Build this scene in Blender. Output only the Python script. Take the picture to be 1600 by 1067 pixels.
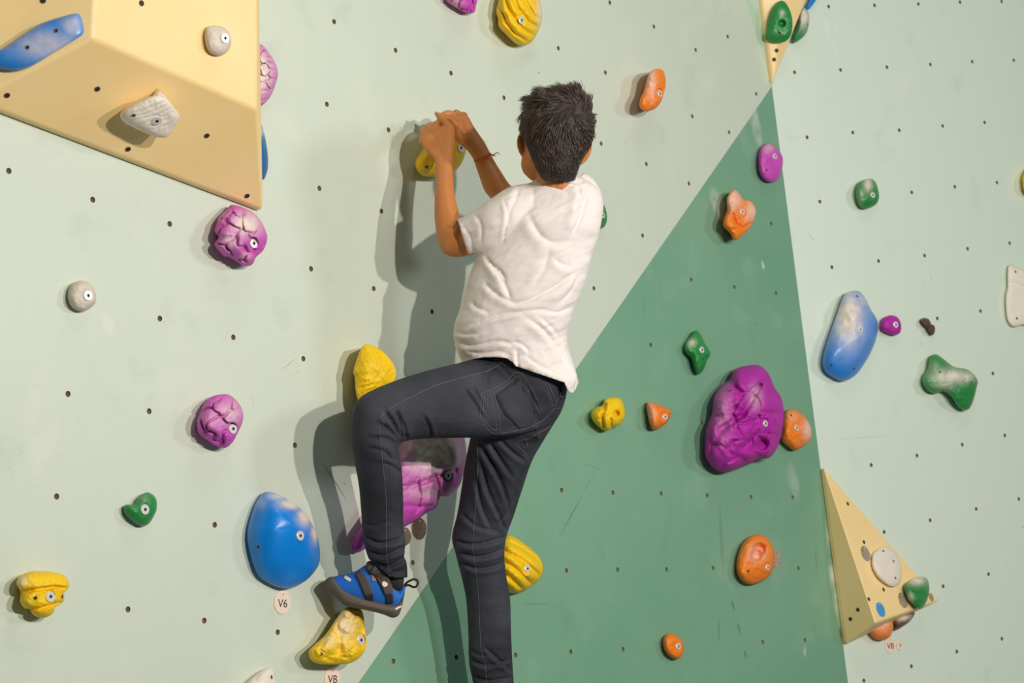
import bpy, bmesh, math, random
import numpy as np
from mathutils import Vector, Matrix, geometry
from mathutils.bvhtree import BVHTree
random.seed(7); np.random.seed(7)
for o in list(bpy.data.objects): bpy.data.objects.remove(o)
S = bpy.context.scene
COL = S.collection

# ------------------------------------------------------------------ camera
F = 2968.2; CX, CY = 800.0, 533.5
PITCH = math.radians(10); CAMZ = 1.2
cp, sp = math.cos(PITCH), math.sin(PITCH)
cam = bpy.data.cameras.new('camera'); camo = bpy.data.objects.new('camera', cam); COL.objects.link(camo)
cam.sensor_width = 36; cam.lens = F / 1600 * 36; cam.clip_start = 0.05
camo.location = (0, 0, CAMZ); camo.rotation_euler = (math.pi / 2 + PITCH, 0, 0)
cam.dof.use_dof = True; cam.dof.focus_distance = 4.3; cam.dof.aperture_fstop = 7
S.camera = camo
# ------------------------------------------------------------------ light and exposure
S.view_settings.view_transform = 'Standard'; S.view_settings.look = 'None'
S.view_settings.gamma = 1; S.view_settings.use_curve_mapping = False
S.view_settings.exposure = -0.62
world = bpy.data.worlds.new('gym_air'); S.world = world; world.use_nodes = True
bg = world.node_tree.nodes['Background']; bg.inputs[0].default_value = (0.66, 1.0, 0.82, 1); bg.inputs[1].default_value = 0.12
def lamp(name, loc, target, energy, size, color, spread=180):
    l = bpy.data.lights.new(name, 'AREA'); l.shape = 'DISK'; l.size = size; l.energy = energy; l.color = color
    l.spread = math.radians(spread)
    o = bpy.data.objects.new(name, l); COL.objects.link(o); o.location = loc
    o.rotation_euler = (Vector(target) - Vector(loc)).to_track_quat('-Z', 'Y').to_euler()
lamp('flood_lamp_a', (3.35, 0.85, 2.5), (0.2, 4.6, 1.9), 152, 0.10, (1.0, 0.93, 0.87))
lamp('flood_lamp_b', (2.16, 0.1, 2.6), (0.2, 4.6, 1.9), 174, 0.10, (1.0, 0.93, 0.87))
lamp('cool_sheen_fill', (6.2, 2.75, 3.6), (-0.8, 3.8, 2.2), 85, 1.0, (0.86, 0.95, 1.0))  # unseen cool area light, added to give the upper left wall its sheen
lamp('ceiling_panel', (1.0, 2.2, 6.0), (0.3, 4.8, 1.5), 42, 2.0, (0.94, 1.0, 0.93))

# ------------------------------------------------------------------ helpers
def W(px, py, Z):
    X = (px - CX) / F * Z; Y = (py - CY) / F * Z
    return Vector((X, Z * cp + Y * sp, CAMZ + Z * sp - Y * cp))
def cam2w(P): return Vector((P[0], P[2] * cp + P[1] * sp, CAMZ + P[2] * sp - P[1] * cp))
def dir2w(P): return Vector((P[0], P[2] * cp + P[1] * sp, P[2] * sp - P[1] * cp))
def w2cam(w):
    w = np.asarray(w, float).reshape(-1, 3); y = w[:, 1]; z = w[:, 2] - CAMZ
    return np.c_[w[:, 0], y * sp - z * cp, y * cp + z * sp]
def proj(w):
    c = w2cam(w); return np.c_[CX + F * c[:, 0] / c[:, 2], CY + F * c[:, 1] / c[:, 2]]
def ray(p): return np.array([(p[0] - CX) / F, (p[1] - CY) / F, 1.0])
class Plane:                       # n points away from the viewer side; camera axes
    def __init__(s, n, d): s.n = np.array(n, float); s.d = d; s.N = dir2w(-s.n).normalized()
    def at(s, px, py, h=0.0):
        r = ray((px, py)); return cam2w(r * (s.d - h) / (s.n @ r))
    @staticmethod
    def thru(a, b, c):
        a, b, c = [w2cam(x)[0] for x in (a, b, c)]
        n = np.cross(b - a, c - a); n /= np.linalg.norm(n); n *= np.sign(n @ a)
        return Plane(n, n @ a)
    def foot(s, w): return Vector(w) - s.N * s.height(w)
    def height(s, w): return s.d - s.n @ w2cam(w)[0]
    def frame(s):
        up = Vector((0, 0, 1)); v = (up - s.N * up.dot(s.N)).normalized(); u = v.cross(s.N).normalized()
        return u, v
WLOC = {}
def mk(name, verts, faces, mat, parent=None, loc=None, smooth=True, mi=None):
    verts = [Vector(v) for v in verts]
    if loc is None:
        loc = sum(verts, Vector()) / max(1, len(verts))
    loc = Vector(loc)
    me = bpy.data.meshes.new(name); me.from_pydata([tuple(v - loc) for v in verts], [], [tuple(f) for f in faces])
    for m in (mat if isinstance(mat, (list, tuple)) else [mat]): me.materials.append(m)
    if mi is not None: me.polygons.foreach_set('material_index', mi)
    me.polygons.foreach_set('use_smooth', [smooth] * len(me.polygons)); me.update()
    o = bpy.data.objects.new(name, me); COL.objects.link(o)
    WLOC[o] = loc
    o.location = loc
    if parent is not None: o.parent = parent; o.location = loc - WLOC[parent]
    return o
def tag(o, label, cat, group=None):
    o['label'] = label; o['category'] = cat
    if group: o['group'] = group
    return o
def fixn(o):
    bm = bmesh.new(); bm.from_mesh(o.data); bmesh.ops.recalc_face_normals(bm, faces=bm.faces); bm.to_mesh(o.data); bm.free()
def srgb(r, g, b):
    f = lambda c: ((c / 255) / 12.92 if c / 255 <= .04045 else ((c / 255 + .055) / 1.055) ** 2.4)
    return (f(r), f(g), f(b), 1)
def sstep(a, b, x):
    t = np.clip((x - a) / (b - a), 0, 1); return t * t * (3 - 2 * t)
def catmull(P, closed=True, n=8):
    P = np.array(P, float); m = len(P); out = []
    rng = range(m if closed else m - 1)
    for i in rng:
        p0, p1, p2, p3 = (P[(i - 1) % m], P[i], P[(i + 1) % m], P[(i + 2) % m]) if closed else (P[max(i - 1, 0)], P[i], P[i + 1], P[min(i + 2, m - 1)])
        for k in range(n):
            t = k / n
            out.append(.5 * ((2 * p1) + (-p0 + p2) * t + (2 * p0 - 5 * p1 + 4 * p2 - p3) * t * t + (-p0 + 3 * p1 - 3 * p2 + p3) * t ** 3))
    if not closed: out.append(P[-1])
    return np.array(out)
_G = np.random.RandomState(3).rand(64, 64)
def vnoise(x, y):
    x = np.asarray(x, float); y = np.asarray(y, float)
    xi = np.floor(x).astype(int); yi = np.floor(y).astype(int); fx = x - xi; fy = y - yi
    fx = fx * fx * (3 - 2 * fx); fy = fy * fy * (3 - 2 * fy)
    g = lambda a, b: _G[a % 64, b % 64]
    return (g(xi, yi) * (1 - fx) + g(xi + 1, yi) * fx) * (1 - fy) + (g(xi, yi + 1) * (1 - fx) + g(xi + 1, yi + 1) * fx) * fy - .5

# ------------------------------------------------------------------ materials
def mat(name, col, rough=.5, bump=0.0, bscale=400, spec=.5, var=0.0, vscale=20, vcol=None, metallic=0, coat=0, sss=0, chalk=False, detail=2):
    m = bpy.data.materials.new(name); m.use_nodes = True; nt = m.node_tree; N = nt.nodes; L = nt.links
    b = N['Principled BSDF']; b.inputs['Roughness'].default_value = rough; b.inputs['Metallic'].default_value = metallic
    b.inputs['Specular IOR Level'].default_value = spec
    if coat: b.inputs['Coat Weight'].default_value = coat; b.inputs['Coat Roughness'].default_value = .3
    if sss:
        b.inputs['Subsurface Weight'].default_value = sss; b.inputs['Subsurface Radius'].default_value = (.008, .003, .0015); b.inputs['Subsurface Scale'].default_value = 1
    tc = N.new('ShaderNodeTexCoord')
    out = None
    if var:
        no = N.new('ShaderNodeTexNoise'); no.inputs['Scale'].default_value = vscale; no.inputs['Detail'].default_value = 4
        L.new(tc.outputs['Object'], no.inputs['Vector'])
        rp = N.new('ShaderNodeValToRGB'); rp.color_ramp.elements[0].position = .35; rp.color_ramp.elements[1].position = .68
        rp.color_ramp.elements[0].color = col; rp.color_ramp.elements[1].color = vcol or tuple(min(1, c * (1 + var)) for c in col[:3]) + (1,)
        L.new(no.outputs['Fac'], rp.inputs['Fac']); out = rp.outputs['Color']
    if chalk:
        at = N.new('ShaderNodeAttribute'); at.attribute_name = 'chalk'
        no2 = N.new('ShaderNodeTexNoise'); no2.inputs['Scale'].default_value = 45; no2.inputs['Detail'].default_value = 5
        L.new(tc.outputs['Object'], no2.inputs['Vector'])
        ma = N.new('ShaderNodeMath'); ma.operation = 'MULTIPLY_ADD'; L.new(no2.outputs['Fac'], ma.inputs[0]); ma.inputs[1].default_value = 1.3; ma.inputs[2].default_value = .42
        mu = N.new('ShaderNodeMath'); mu.operation = 'MULTIPLY'; mu.use_clamp = True
        L.new(ma.outputs[0], mu.inputs[0]); L.new(at.outputs['Fac'], mu.inputs[1])
        mx = N.new('ShaderNodeMix'); mx.data_type = 'RGBA'; L.new(mu.outputs[0], mx.inputs['Factor'])
        mx.inputs[6].default_value = col
        if out: L.new(out, mx.inputs[6])
        mx.inputs[7].default_value = srgb(236, 222, 210); out = mx.outputs[2]
    if out: L.new(out, b.inputs['Base Color'])
    else: b.inputs['Base Color'].default_value = col
    if bump:
        nb = N.new('ShaderNodeTexNoise'); nb.inputs['Scale'].default_value = bscale; nb.inputs['Detail'].default_value = detail
        L.new(tc.outputs['Object'], nb.inputs['Vector'])
        bu = N.new('ShaderNodeBump'); bu.inputs['Strength'].default_value = bump; bu.inputs['Distance'].default_value = .001
        L.new(nb.outputs['Fac'], bu.inputs['Height']); L.new(bu.outputs[0], b.inputs['Normal'])
    return m
def wall_mat(name, col, chalkcol, seed, streaks=()):
    m = bpy.data.materials.new(name); m.use_nodes = True; nt = m.node_tree; N = nt.nodes; L = nt.links
    b = N['Principled BSDF']; b.inputs['Roughness'].default_value = .36; b.inputs['Specular IOR Level'].default_value = .6
    g = N.new('ShaderNodeNewGeometry'); pos = g.outputs['Position']
    def noise(sc, det, off=0):
        mp = N.new('ShaderNodeMapping'); mp.inputs['Location'].default_value = (seed + off, off * 2.3, seed * 1.7); L.new(pos, mp.inputs['Vector'])
        n = N.new('ShaderNodeTexNoise'); n.inputs['Scale'].default_value = sc; n.inputs['Detail'].default_value = det; L.new(mp.outputs[0], n.inputs['Vector']); return n.outputs['Fac']
    def ramp(f, a, c, va=0, vc=1):
        r = N.new('ShaderNodeMapRange'); r.inputs[1].default_value = a; r.inputs[2].default_value = c; r.inputs[3].default_value = va; r.inputs[4].default_value = vc; r.clamp = True
        L.new(f, r.inputs[0]); return r.outputs[0]
    def mix(fac, A, B):
        x = N.new('ShaderNodeMix'); x.data_type = 'RGBA'
        L.new(fac, x.inputs['Factor'])
        for i, v in ((6, A), (7, B)):
            if isinstance(v, tuple): x.inputs[i].default_value = v
            else: L.new(v, x.inputs[i])
        return x.outputs[2]
    def mul(A, B):
        x = N.new('ShaderNodeMath'); x.operation = 'MULTIPLY'; x.use_clamp = True
        L.new(A, x.inputs[0])
        if isinstance(B, (int, float)): x.inputs[1].default_value = B
        else: L.new(B, x.inputs[1])
        return x.outputs[0]
    c = mix(ramp(noise(2.2, 4), .35, .7, 0, .22), col, chalkcol)                 # dusty patches
    c = mix(mul(ramp(noise(7, 6, 3), .58, .78), .35), c, chalkcol)
    dk = tuple(v * .72 for v in col[:3]) + (1,)
    c = mix(mul(ramp(noise(9, 5, 9), .62, .75), .25), c, dk)                      # scuffs
    vo = N.new('ShaderNodeTexVoronoi'); vo.inputs['Scale'].default_value = 7; L.new(pos, vo.inputs['Vector'])
    c = mix(ramp(vo.outputs['Distance'], .012, .022, .8, 0), c, srgb(95, 80, 60)) # tiny nail marks
    for (p, q, rad, st) in streaks:                                              # chalk swipes with a shape of their own
        p = Vector(p); q = Vector(q); ax = (q - p); ln = ax.length; ax.normalize(); mid = (p + q) / 2
        s = N.new('ShaderNodeVectorMath'); s.operation = 'SUBTRACT'; L.new(pos, s.inputs[0]); s.inputs[1].default_value = mid
        d = N.new('ShaderNodeVectorMath'); d.operation = 'DOT_PRODUCT'; L.new(s.outputs[0], d.inputs[0]); d.inputs[1].default_value = ax
        ln_ = N.new('ShaderNodeVectorMath'); ln_.operation = 'LENGTH'; L.new(s.outputs[0], ln_.inputs[0])
        a2 = N.new('ShaderNodeMath'); a2.operation = 'MULTIPLY'; L.new(d.outputs['Value'], a2.inputs[0]); L.new(d.outputs['Value'], a2.inputs[1])
        l2 = N.new('ShaderNodeMath'); l2.operation = 'MULTIPLY'; L.new(ln_.outputs['Value'], l2.inputs[0]); L.new(ln_.outputs['Value'], l2.inputs[1])
        pr = N.new('ShaderNodeMath'); pr.operation = 'SUBTRACT'; L.new(l2.outputs[0], pr.inputs[0]); L.new(a2.outputs[0], pr.inputs[1])
        e1 = N.new('ShaderNodeMath'); e1.operation = 'MULTIPLY'; L.new(pr.outputs[0], e1.inputs[0]); e1.inputs[1].default_value = 1 / rad ** 2
        e2 = N.new('ShaderNodeMath'); e2.operation = 'MULTIPLY_ADD'; L.new(a2.outputs[0], e2.inputs[0]); e2.inputs[1].default_value = 1 / (ln / 2) ** 2; L.new(e1.outputs[0], e2.inputs[2])
        c = mix(mul(mul(ramp(e2.outputs[0], .2, 1.0, 1, 0), ramp(noise(14, 5, 5), .35, .6) if st > 0 else ramp(noise(14, 5, 5), .2, .3)), abs(st)), c, srgb(228, 228, 212) if st > 0 else tuple(v * .38 for v in col[:3]) + (1,))
    L.new(c, b.inputs['Base Color'])
    bu = N.new('ShaderNodeBump'); bu.inputs['Strength'].default_value = .35; bu.inputs['Distance'].default_value = .0012
    L.new(noise(330, 3), bu.inputs['Height']); L.new(bu.outputs[0], b.inputs['Normal'])
    return m

YEL = mat('yellow_resin', srgb(244, 200, 8), .55, .35, 500, chalk=True, var=.05)
PUR = mat('purple_resin', srgb(198, 74, 180), .55, .35, 450, chalk=True, var=.12)
MAG = mat('magenta_resin', srgb(178, 26, 160), .6, .4, 450, chalk=True, var=.1)
ORA = mat('orange_resin', srgb(242, 128, 28), .5, .3, 450, chalk=True, var=.06)
GRN = mat('green_resin', srgb(34, 132, 62), .4, .25, 450, chalk=True, var=.12)
BLU = mat('blue_resin', srgb(4, 128, 218), .32, .15, 450, chalk=True, var=.04)
DBL = mat('deep_blue_resin', srgb(30, 100, 160), .4, .15, 450, chalk=True)
WHT = mat('white_resin', srgb(235, 224, 208), .6, .35, 300, chalk=True, var=.04)
GRY = mat('chalky_grey_resin', srgb(212, 200, 184), .6, .35, 300, chalk=True, var=.06)
BRO = mat('brown_resin', srgb(92, 70, 50), .5, .3, 300, chalk=True)
BEI = mat('cream_plywood', srgb(250, 216, 150), .45, .12, 500, var=.04, vscale=5, vcol=srgb(253, 222, 162))
STEEL = mat('bolt_washer_steel', srgb(232, 228, 222), .3, metallic=.35)
DARK = mat('dark_socket', srgb(40, 34, 30), .7)
HOLEM = mat('nut_barrel', srgb(140, 116, 82), .5, metallic=.2)
HOLED = mat('hole_inside', srgb(120, 98, 66), .9)
TAGW = mat('pale_wood_tag', srgb(236, 214, 194), .5, var=.03, vscale=60)
TAGG = mat('worn_grey_tag', srgb(178, 162, 140), .5, var=.3, vscale=150, vcol=srgb(130, 118, 100))
TAGD = mat('dark_worn_tag', srgb(122, 104, 82), .5, var=.3, vscale=150, vcol=srgb(92, 78, 62))
TAGB = mat('blue_tag', srgb(70, 150, 205), .5, var=.1, vscale=150)
INK = mat('black_ink', srgb(60, 48, 40), .6)

# ------------------------------------------------------------------ wall panels
P0 = Plane((-0.7542993770689947, 0.0935958012721574, 0.6498248038796771), 3.093802677153666)
A = P0.at(1206, 135); B = P0.at(560, 1067)
C = cam2w(ray((1325, 1067)) * 5.62); E = cam2w(ray((1600, 500)) * 6.27)
P1 = Plane.thru(A, B, C); P2 = Plane.thru(A, C, E)
def to_floor(pa, pb):  # extend a->b to z=0
    t = (0 - pa.z) / (pb.z - pa.z); return pa + (pb - pa) * t
def up_from(pa, pb, z): t = (z - pa.z) / (pb.z - pa.z); return pa + (pb - pa) * t
ZT = 4.3
Bf = to_floor(A, B); Cf = to_floor(A, C)
D = P0.at(1165, 0); Fp = P2.at(1236, 0)
Dt = up_from(A, D, ZT); Ft = up_from(A, Fp, ZT)
Lf = to_floor(P0.at(-350, 200), P0.at(-350, 900)); Lt = up_from(P0.at(-350, 900), P0.at(-350, 200), ZT)
Rf = to_floor(P2.at(1980, 200), P2.at(1980, 900)); Rt = up_from(P2.at(1980, 900), P2.at(1980, 200), ZT)
P3 = Plane.thru(A, Dt, Ft)
HL = [(13.8,267),(144.9,312),(265.1,349.8),(249.8,497.7),(106.2,615.5),(233,642.5),(88.5,775.7),(364.5,527),(474,560.4),(584,451),(460.8,695.7),(486,420),(522,33.9),(618,78.6),(704.7,114.3),(510.7,162.9),(607,203),(499,294.3),(335.5,820),(319.2,969.6),(433.9,987.7),(872.4,75.6),(945.9,113.4),(787.5,152.7),(939.3,224.4),(1021.6,41.7),(1087,78),(1081.6,181.8),(1139.2,206.7),(1009.9,256.2),(1076.5,286.8),(200,952),(596,330),(675,487),(644.8,879),(1137,57.3),(1181.5,146.7),(928,450.5),(952.8,4),(1004,368)]
HM = [(885,891.3),(965,890),(1041.5,889.6),(1114,887.5),(1247.5,887.9),(877.4,765.7),(957.6,769.5),(1033,770.9),(1105,774),(1173.5,776.4),(1238.5,777),(805.5,1023.5),(891.8,1018.3),(973.4,1014.5),(1191.8,1003.2),(1257.5,1000),(1096.9,660.5),(1080,437),(1147.3,448.4),(1212.4,457.9),(1205,349.5),(1016.5,539),(713,1027),(614.6,1033)]
HR = [(1294.7,10.2),(1366.4,8.4),(1434.8,6.3),(1500,3.3),(1565,2.4),(1313.3,109.2),(1385.9,105),(1453.7,100.8),(1519,96.3),(1584,94.2),(1332.5,207),(1405,203.4),(1472.9,196.8),(1538.5,191.4),(1424.6,300.5),(1491.8,291.8),(1557.7,285.2),(1281,315),(1299.8,417.4),(1372.7,407.8),(1444.7,399.4),(1511.9,388.6),(1577.5,379.9),(1464.5,497.5),(1532,486),(1551.4,583.5),(1241.5,113),(1261,214.5),(1361.3,726.5),(1432.7,711.8),(1503.5,694.7),(1570,680.3),(1381.4,831.1),(1453.4,812.9),(1525.3,795.1),(1591.9,779.6),(1473.7,916),(1544.6,897),(1495,1018),(1565.4,998),(1424,1041),(1349.8,1063.4)]
RH = .0062
def wall(name, plane, poly, holes, m):
    u, v = plane.frame(); o0 = poly[0]
    to2 = lambda w: Vector(((w - o0).dot(u), (w - o0).dot(v), 0))
    loops = [[to2(w) for w in poly]]; cs = []
    for (x, y) in holes:
        c = plane.at(x, y); cs.append(c); c2 = to2(c)
        loops.append([c2 + Vector((RH * math.cos(t), -RH * math.sin(t), 0)) for t in [2 * math.pi * k / 14 for k in range(14)]])
    tris = geometry.tessellate_polygon(loops); flat = [p for l in loops for p in l]
    vs = [o0 + u * p.x + v * p.y for p in flat]
    n = len(vs); back = [w - plane.N * .02 for w in vs]
    fs = []
    for t in tris:
        a, b, c = [vs[i] for i in t]
        if (b - a).cross(c - a).dot(plane.N) < 0: t = (t[0], t[2], t[1])
        fs.append(t); fs.append((t[0] + n, t[2] + n, t[1] + n))
    k = 0
    for l in loops:
        m_ = len(l)
        for i in range(m_): fs.append((k + i, k + (i + 1) % m_, k + (i + 1) % m_ + n, k + i + n))
        k += m_
    o = mk(name, vs + back, fs, m, smooth=False); fixn(o); o['kind'] = 'structure'
    proto = None
    for c in cs:
        if proto is None:
            vv, ff, mi = [], [], []
            prof = [(RH * .99, -.0004), (RH * .99, -.004), (RH * .72, -.005), (RH * .72, -.011)]
            for (r, h) in prof:
                for k in range(14):
                    t = 2 * math.pi * k / 14; vv.append(c + u * r * math.cos(t) + v * r * math.sin(t) + plane.N * h)
            for a in range(3):
                for k in range(14): ff.append((a * 14 + k, a * 14 + (k + 1) % 14, a * 14 + 14 + (k + 1) % 14, a * 14 + 14 + k)); mi.append(0)
            ff.append(tuple(range(42, 56))); mi.append(1)
            proto = mk('bolt_hole', vv, ff, [HOLEM, HOLED], o, c, mi=mi)
        else:
            q = proto.copy(); COL.objects.link(q); q.location = c - WLOC[o]
    return o
LG = srgb(203, 212, 195); LGC = srgb(220, 226, 208); DG = srgb(114, 160, 130); DGC = srgb(150, 184, 160)
def st(pl, *a): return [(pl.at(x0, y0), pl.at(x1, y1), r, s) for (x0, y0, x1, y1, r, s) in a]
WL = wall('wall_left', P0, [Lf, Bf, A, Dt, Lt], HL, wall_mat('light_green_paint', LG, LGC, 1.0, st(P0, (160, 480, 178, 530, .02, .35), (70, 560, 60, 760, .05, .35), (497, 712, 546, 788, .0022, -.9), (436, 581, 467, 557, .0014, -.45), (452, 590, 472, 577, .0012, -.3), (394, 616, 397, 636, .002, -.25))))
WM = wall('wall_centre', P1, [Bf, Cf, A], HM, wall_mat('teal_green_paint', DG, DGC, 5.0, st(P1, (1190, 405, 1194, 422, .009, .9), (1170, 150, 1190, 235, .03, .5), (1110, 290, 1135, 350, .035, .4), (1232, 715, 1246, 790, .035, .22), (1293, 790, 1314, 985, .035, .6), (1257, 1005, 1258, 1028, .008, .5), (872, 842, 912, 770, .0028, -.5), (908, 775, 932, 735, .002, -.3), (1142, 934, 1148, 956, .007, -.5), (1152, 972, 1157, 992, .007, -.5), (1162, 1014, 1167, 1030, .006, -.5), (1124, 780, 1130, 900, .010, -.25), (1122, 960, 1124, 1008, .007, -.3), (812, 944, 862, 944, .0025, -.3), (1274, 850, 1277, 900, .008, -.25), (1004, 455, 1008, 500, .006, -.18), (905, 722, 945, 735, .002, -.25))))
WR = wall('wall_right', P2, [Cf, Rf, Rt, Ft, A], HR, wall_mat('soft_green_paint', srgb(212, 225, 208), LGC, 9.0, st(P2, (1286, 22, 1300, 75, .013, .95), (1298, 60, 1312, 98, .01, .7), (1304, 30, 1308, 55, .012, .5), (1500, 560, 1525, 590, .06, .5), (1560, 860, 1575, 880, .05, .4), (1410, 870, 1425, 890, .04, .4), (1395, 975, 1425, 985, .04, .5), (1262, 362, 1274, 378, .003, -.35), (1290, 688, 1400, 680, .004, -.15), (1453, 425, 1458, 445, .003, -.25), (1438, 530, 1440, 545, .004, -.2), (1395, 165, 1440, 60, .03, .25), (1535, 5, 1555, 20, .02, .4), (1400, 130, 1420, 145, .05, .25))))
WT = wall('wall_top', P3, [A, Ft, Dt], [], wall_mat('green_painted_shade', srgb(176, 204, 176), LGC, 3.0))  # this facet's shading is put into its darker green
fl = [(-6, -2.5, 0), (9, -2.5, 0), (9, 10, 0), (-6, 10, 0), (-6, -2.5, -.2), (9, -2.5, -.2), (9, 10, -.2), (-6, 10, -.2)]
fo = mk('floor', fl, [(0, 1, 2, 3), (7, 6, 5, 4), (0, 4, 5, 1), (1, 5, 6, 2), (2, 6, 7, 3), (3, 7, 4, 0)], mat('grey_mat', srgb(84, 92, 98), .7, .2, 80, var=.05), smooth=False); fo['kind'] = 'structure'

# ------------------------------------------------------------------ bolts, tags, holds
def disc(name, c, N, r, th, m, parent, sq=1, inner=None, up=None, n=24, bevel=.15):
    N = Vector(N).normalized(); up = Vector(up or (0, 0, 1)); v = (up - N * up.dot(N)).normalized(); u = v.cross(N)
    prof = [(1, 0), (1, th * (1 - bevel)), (1 - bevel * .5, th)]
    if inner: prof += [(inner, th), (inner * .95, th * .15), (0.0001, th * .15)]
    else: prof += [(0.0001, th)]
    vs, fs, mi = [], [], []
    for (k, h) in prof:
        for i in range(n):
            t = 2 * math.pi * i / n; vs.append(c + u * r * k * math.cos(t) * sq + v * r * k * math.sin(t) + N * h)
    for a in range(len(prof) - 1):
        for i in range(n): fs.append((a * n + i, a * n + (i + 1) % n, a * n + n + (i + 1) % n, a * n + n + i)); mi.append(1 if inner and a >= 3 else 0)
    return mk(name, vs, fs, [m, DARK] if inner else m, parent, c, mi=mi, smooth=False)
def bolt(c, N, parent, r=.0105):
    return disc('bolt', c, N, r, .0035, STEEL, parent, inner=.32)
HOLDS = []
def hold(name, label, plane, pts, summit, H, m, tex='smooth', a=2.2, b=.6, rim=.4, lrim=.12, chalk=(), bolts=(), screws=(), pockets=(), group=None, tp=None, cat='climbing hold', rings=34, sp_=128, grooves=(), bdepth=.004, nz=.6, gd=.17, rg=1.0):
    dense = catmull(pts, True, 8); s = np.array(summit, float)
    d = dense - s; ang = np.arctan2(d[:, 1], d[:, 0]); rad = np.hypot(d[:, 0], d[:, 1]); od = np.argsort(ang); ang = ang[od]; rad = rad[od]
    R = lambda t: np.interp(t, ang, rad, period=2 * math.pi)
    size = float(np.mean(rad))
    rs = np.random.RandomState(int(summit[0] * 7 + summit[1]) % 9999)
    seeds = np.array(pts).mean(0) + (rs.rand(40, 2) - .5) * size * 3.0
    def tx(p):
        x, y = p[:, 0], p[:, 1]; t = (vnoise(x * .07 + 3, y * .07) * .22 + vnoise(x * .22, y * .22 + 9) * .07 + vnoise(x * .5, y * .5 + 9) * .03) * nz
        if tex == 'cells':
            sc = tp or size * .62
            X = np.c_[x + vnoise(x / sc * 2, y / sc * 2) * sc * .5, y + vnoise(x / sc * 2 + 9, y / sc * 2) * sc * .5]
            gx, gy = np.floor(X[:, 0] / sc), np.floor(X[:, 1] / sc); D1 = np.full(len(x), 1e9); D2 = D1.copy()
            for i in (-1, 0, 1):
                for j in (-1, 0, 1):
                    cx_, cy_ = (gx + i).astype(int), (gy + j).astype(int)
                    q = np.c_[(cx_ + .5 + .8 * (_G[cx_ % 64, cy_ % 64] - .5)) * sc, (cy_ + .5 + .8 * (_G[cy_ % 64, (cx_ + 7) % 64] - .5)) * sc]
                    dd = np.hypot(*(X - q).T); D2 = np.minimum(D2, np.maximum(D1, dd)); D1 = np.minimum(D1, dd)
            e = (D2 - D1) / sc; t = t * .6 + gd * (sstep(0, .22, e) - 1) + gd * .3 * np.cos(D1 / sc * 2)
        if tex == 'ridges':
            an, per, cur = tp; ca, sa = math.cos(math.radians(an)), math.sin(math.radians(an))
            q = x * ca + y * sa; r_ = -x * sa + y * ca; r0 = -s[0] * sa + s[1] * ca
            ph = (q + cur * ((r_ - r0) ** 2) / size + 3 * vnoise(x * .08, y * .08)) / per
            t = t * .5 + .18 * (np.abs(np.sin(math.pi * ph)) ** .7 - .6) * rg
        for (pl, w_, dp) in grooves:
            pl = np.array(pl, float); dm = np.full(len(x), 1e9)
            for q0, q1 in zip(pl[:-1], pl[1:]):
                ab = q1 - q0; tt = np.clip(((p - q0) @ ab) / (ab @ ab), 0, 1); dm = np.minimum(dm, np.hypot(*(p - q0 - tt[:, None] * ab).T))
            t = t - dp * np.exp(-(dm / w_) ** 2)
        for (cx_, cy_, r_, dp) in pockets:
            t = t - dp * np.exp(-(np.hypot(x - cx_, y - cy_) / r_) ** 4)
        return t
    rimf = lambda t: H * (lrim + rim * (.5 + .5 * np.cos(t)))
    def hgt(p, cut=True):
        p = np.atleast_2d(p).astype(float); dd = p - s; t = np.arctan2(dd[:, 1], dd[:, 0]); r = np.clip(np.hypot(*dd.T) / R(t), 0, 1)
        env = (1 - r ** a) ** b; rm = rimf(t)
        h = rm * (1 - env) * np.minimum(1, r * 3) + H * env + H * tx(p) * np.minimum(1, (1 - r) * 4 + .15)
        if cut:
            for bb in bolts:
                q = np.hypot(p[:, 0] - bb[0], (p[:, 1] - bb[1]) / 1.3); k = hb[bb[:2]]
                h = h - (h - np.minimum(h, k)) * (1 - sstep(6.5 * (bb[2] if len(bb) > 2 else 1), 9 * (bb[2] if len(bb) > 2 else 1), q))
        return np.maximum(h, .001)
    hb = {}
    for bb in bolts: hb[bb[:2]] = max(.002, float(hgt(bb[:2], False)[0]) - bdepth)
    th = np.linspace(-math.pi, math.pi, sp_, endpoint=False); Rt_ = R(th)
    vs = [plane.at(*summit, float(hgt(summit)[0]))]; px = [s]
    for k in range(1, rings + 1):
        r = (k / rings) ** .85 if k < rings else 1.0
        p = s + np.c_[np.cos(th), np.sin(th)] * (Rt_ * r)[:, None]; h = hgt(p)
        for q, hh in zip(p, h): vs.append(plane.at(q[0], q[1], float(hh))); px.append(q)
    cen = plane.foot(vs[0]); rimv = vs[-sp_:]
    base = [];
    for i, w in enumerate(rimv):
        f = plane.foot(w); q = proj(w)[0]; g = plane.at(q[0], q[1], 0)      # on the left the body runs straight back behind its outline
        k = float(sstep(-.2, .9, math.cos(th[len(base)]))); base.append(g * (1 - k) + f * k)
    bc = sum(base, Vector()) / sp_; base = [w + (bc - w) * .1 for w in base]
    mids = [w + (f - w) * .45 for w, f in zip(rimv, base)]
    vs += mids + base + [sum(base, Vector()) / sp_]; n0 = 1 + (rings - 1) * sp_
    fs = [(0, 1 + (i + 1) % sp_, 1 + i) for i in range(sp_)]
    for k in range(rings + 1):
        o_ = 1 + k * sp_
        for i in range(sp_): fs.append((o_ + i, o_ + (i + 1) % sp_, o_ + sp_ + (i + 1) % sp_, o_ + sp_ + i))
    last = len(vs) - 1; o_ = 1 + (rings + 1) * sp_
    fs += [(o_ + i, o_ + (i + 1) % sp_, last) for i in range(sp_)]
    o = mk(name, vs, fs, m, None, sum(base, Vector()) / sp_); fixn(o)
    at = o.data.attributes.new('chalk', 'FLOAT', 'POINT'); pp = np.array(px); ch = np.zeros(len(vs))
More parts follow.
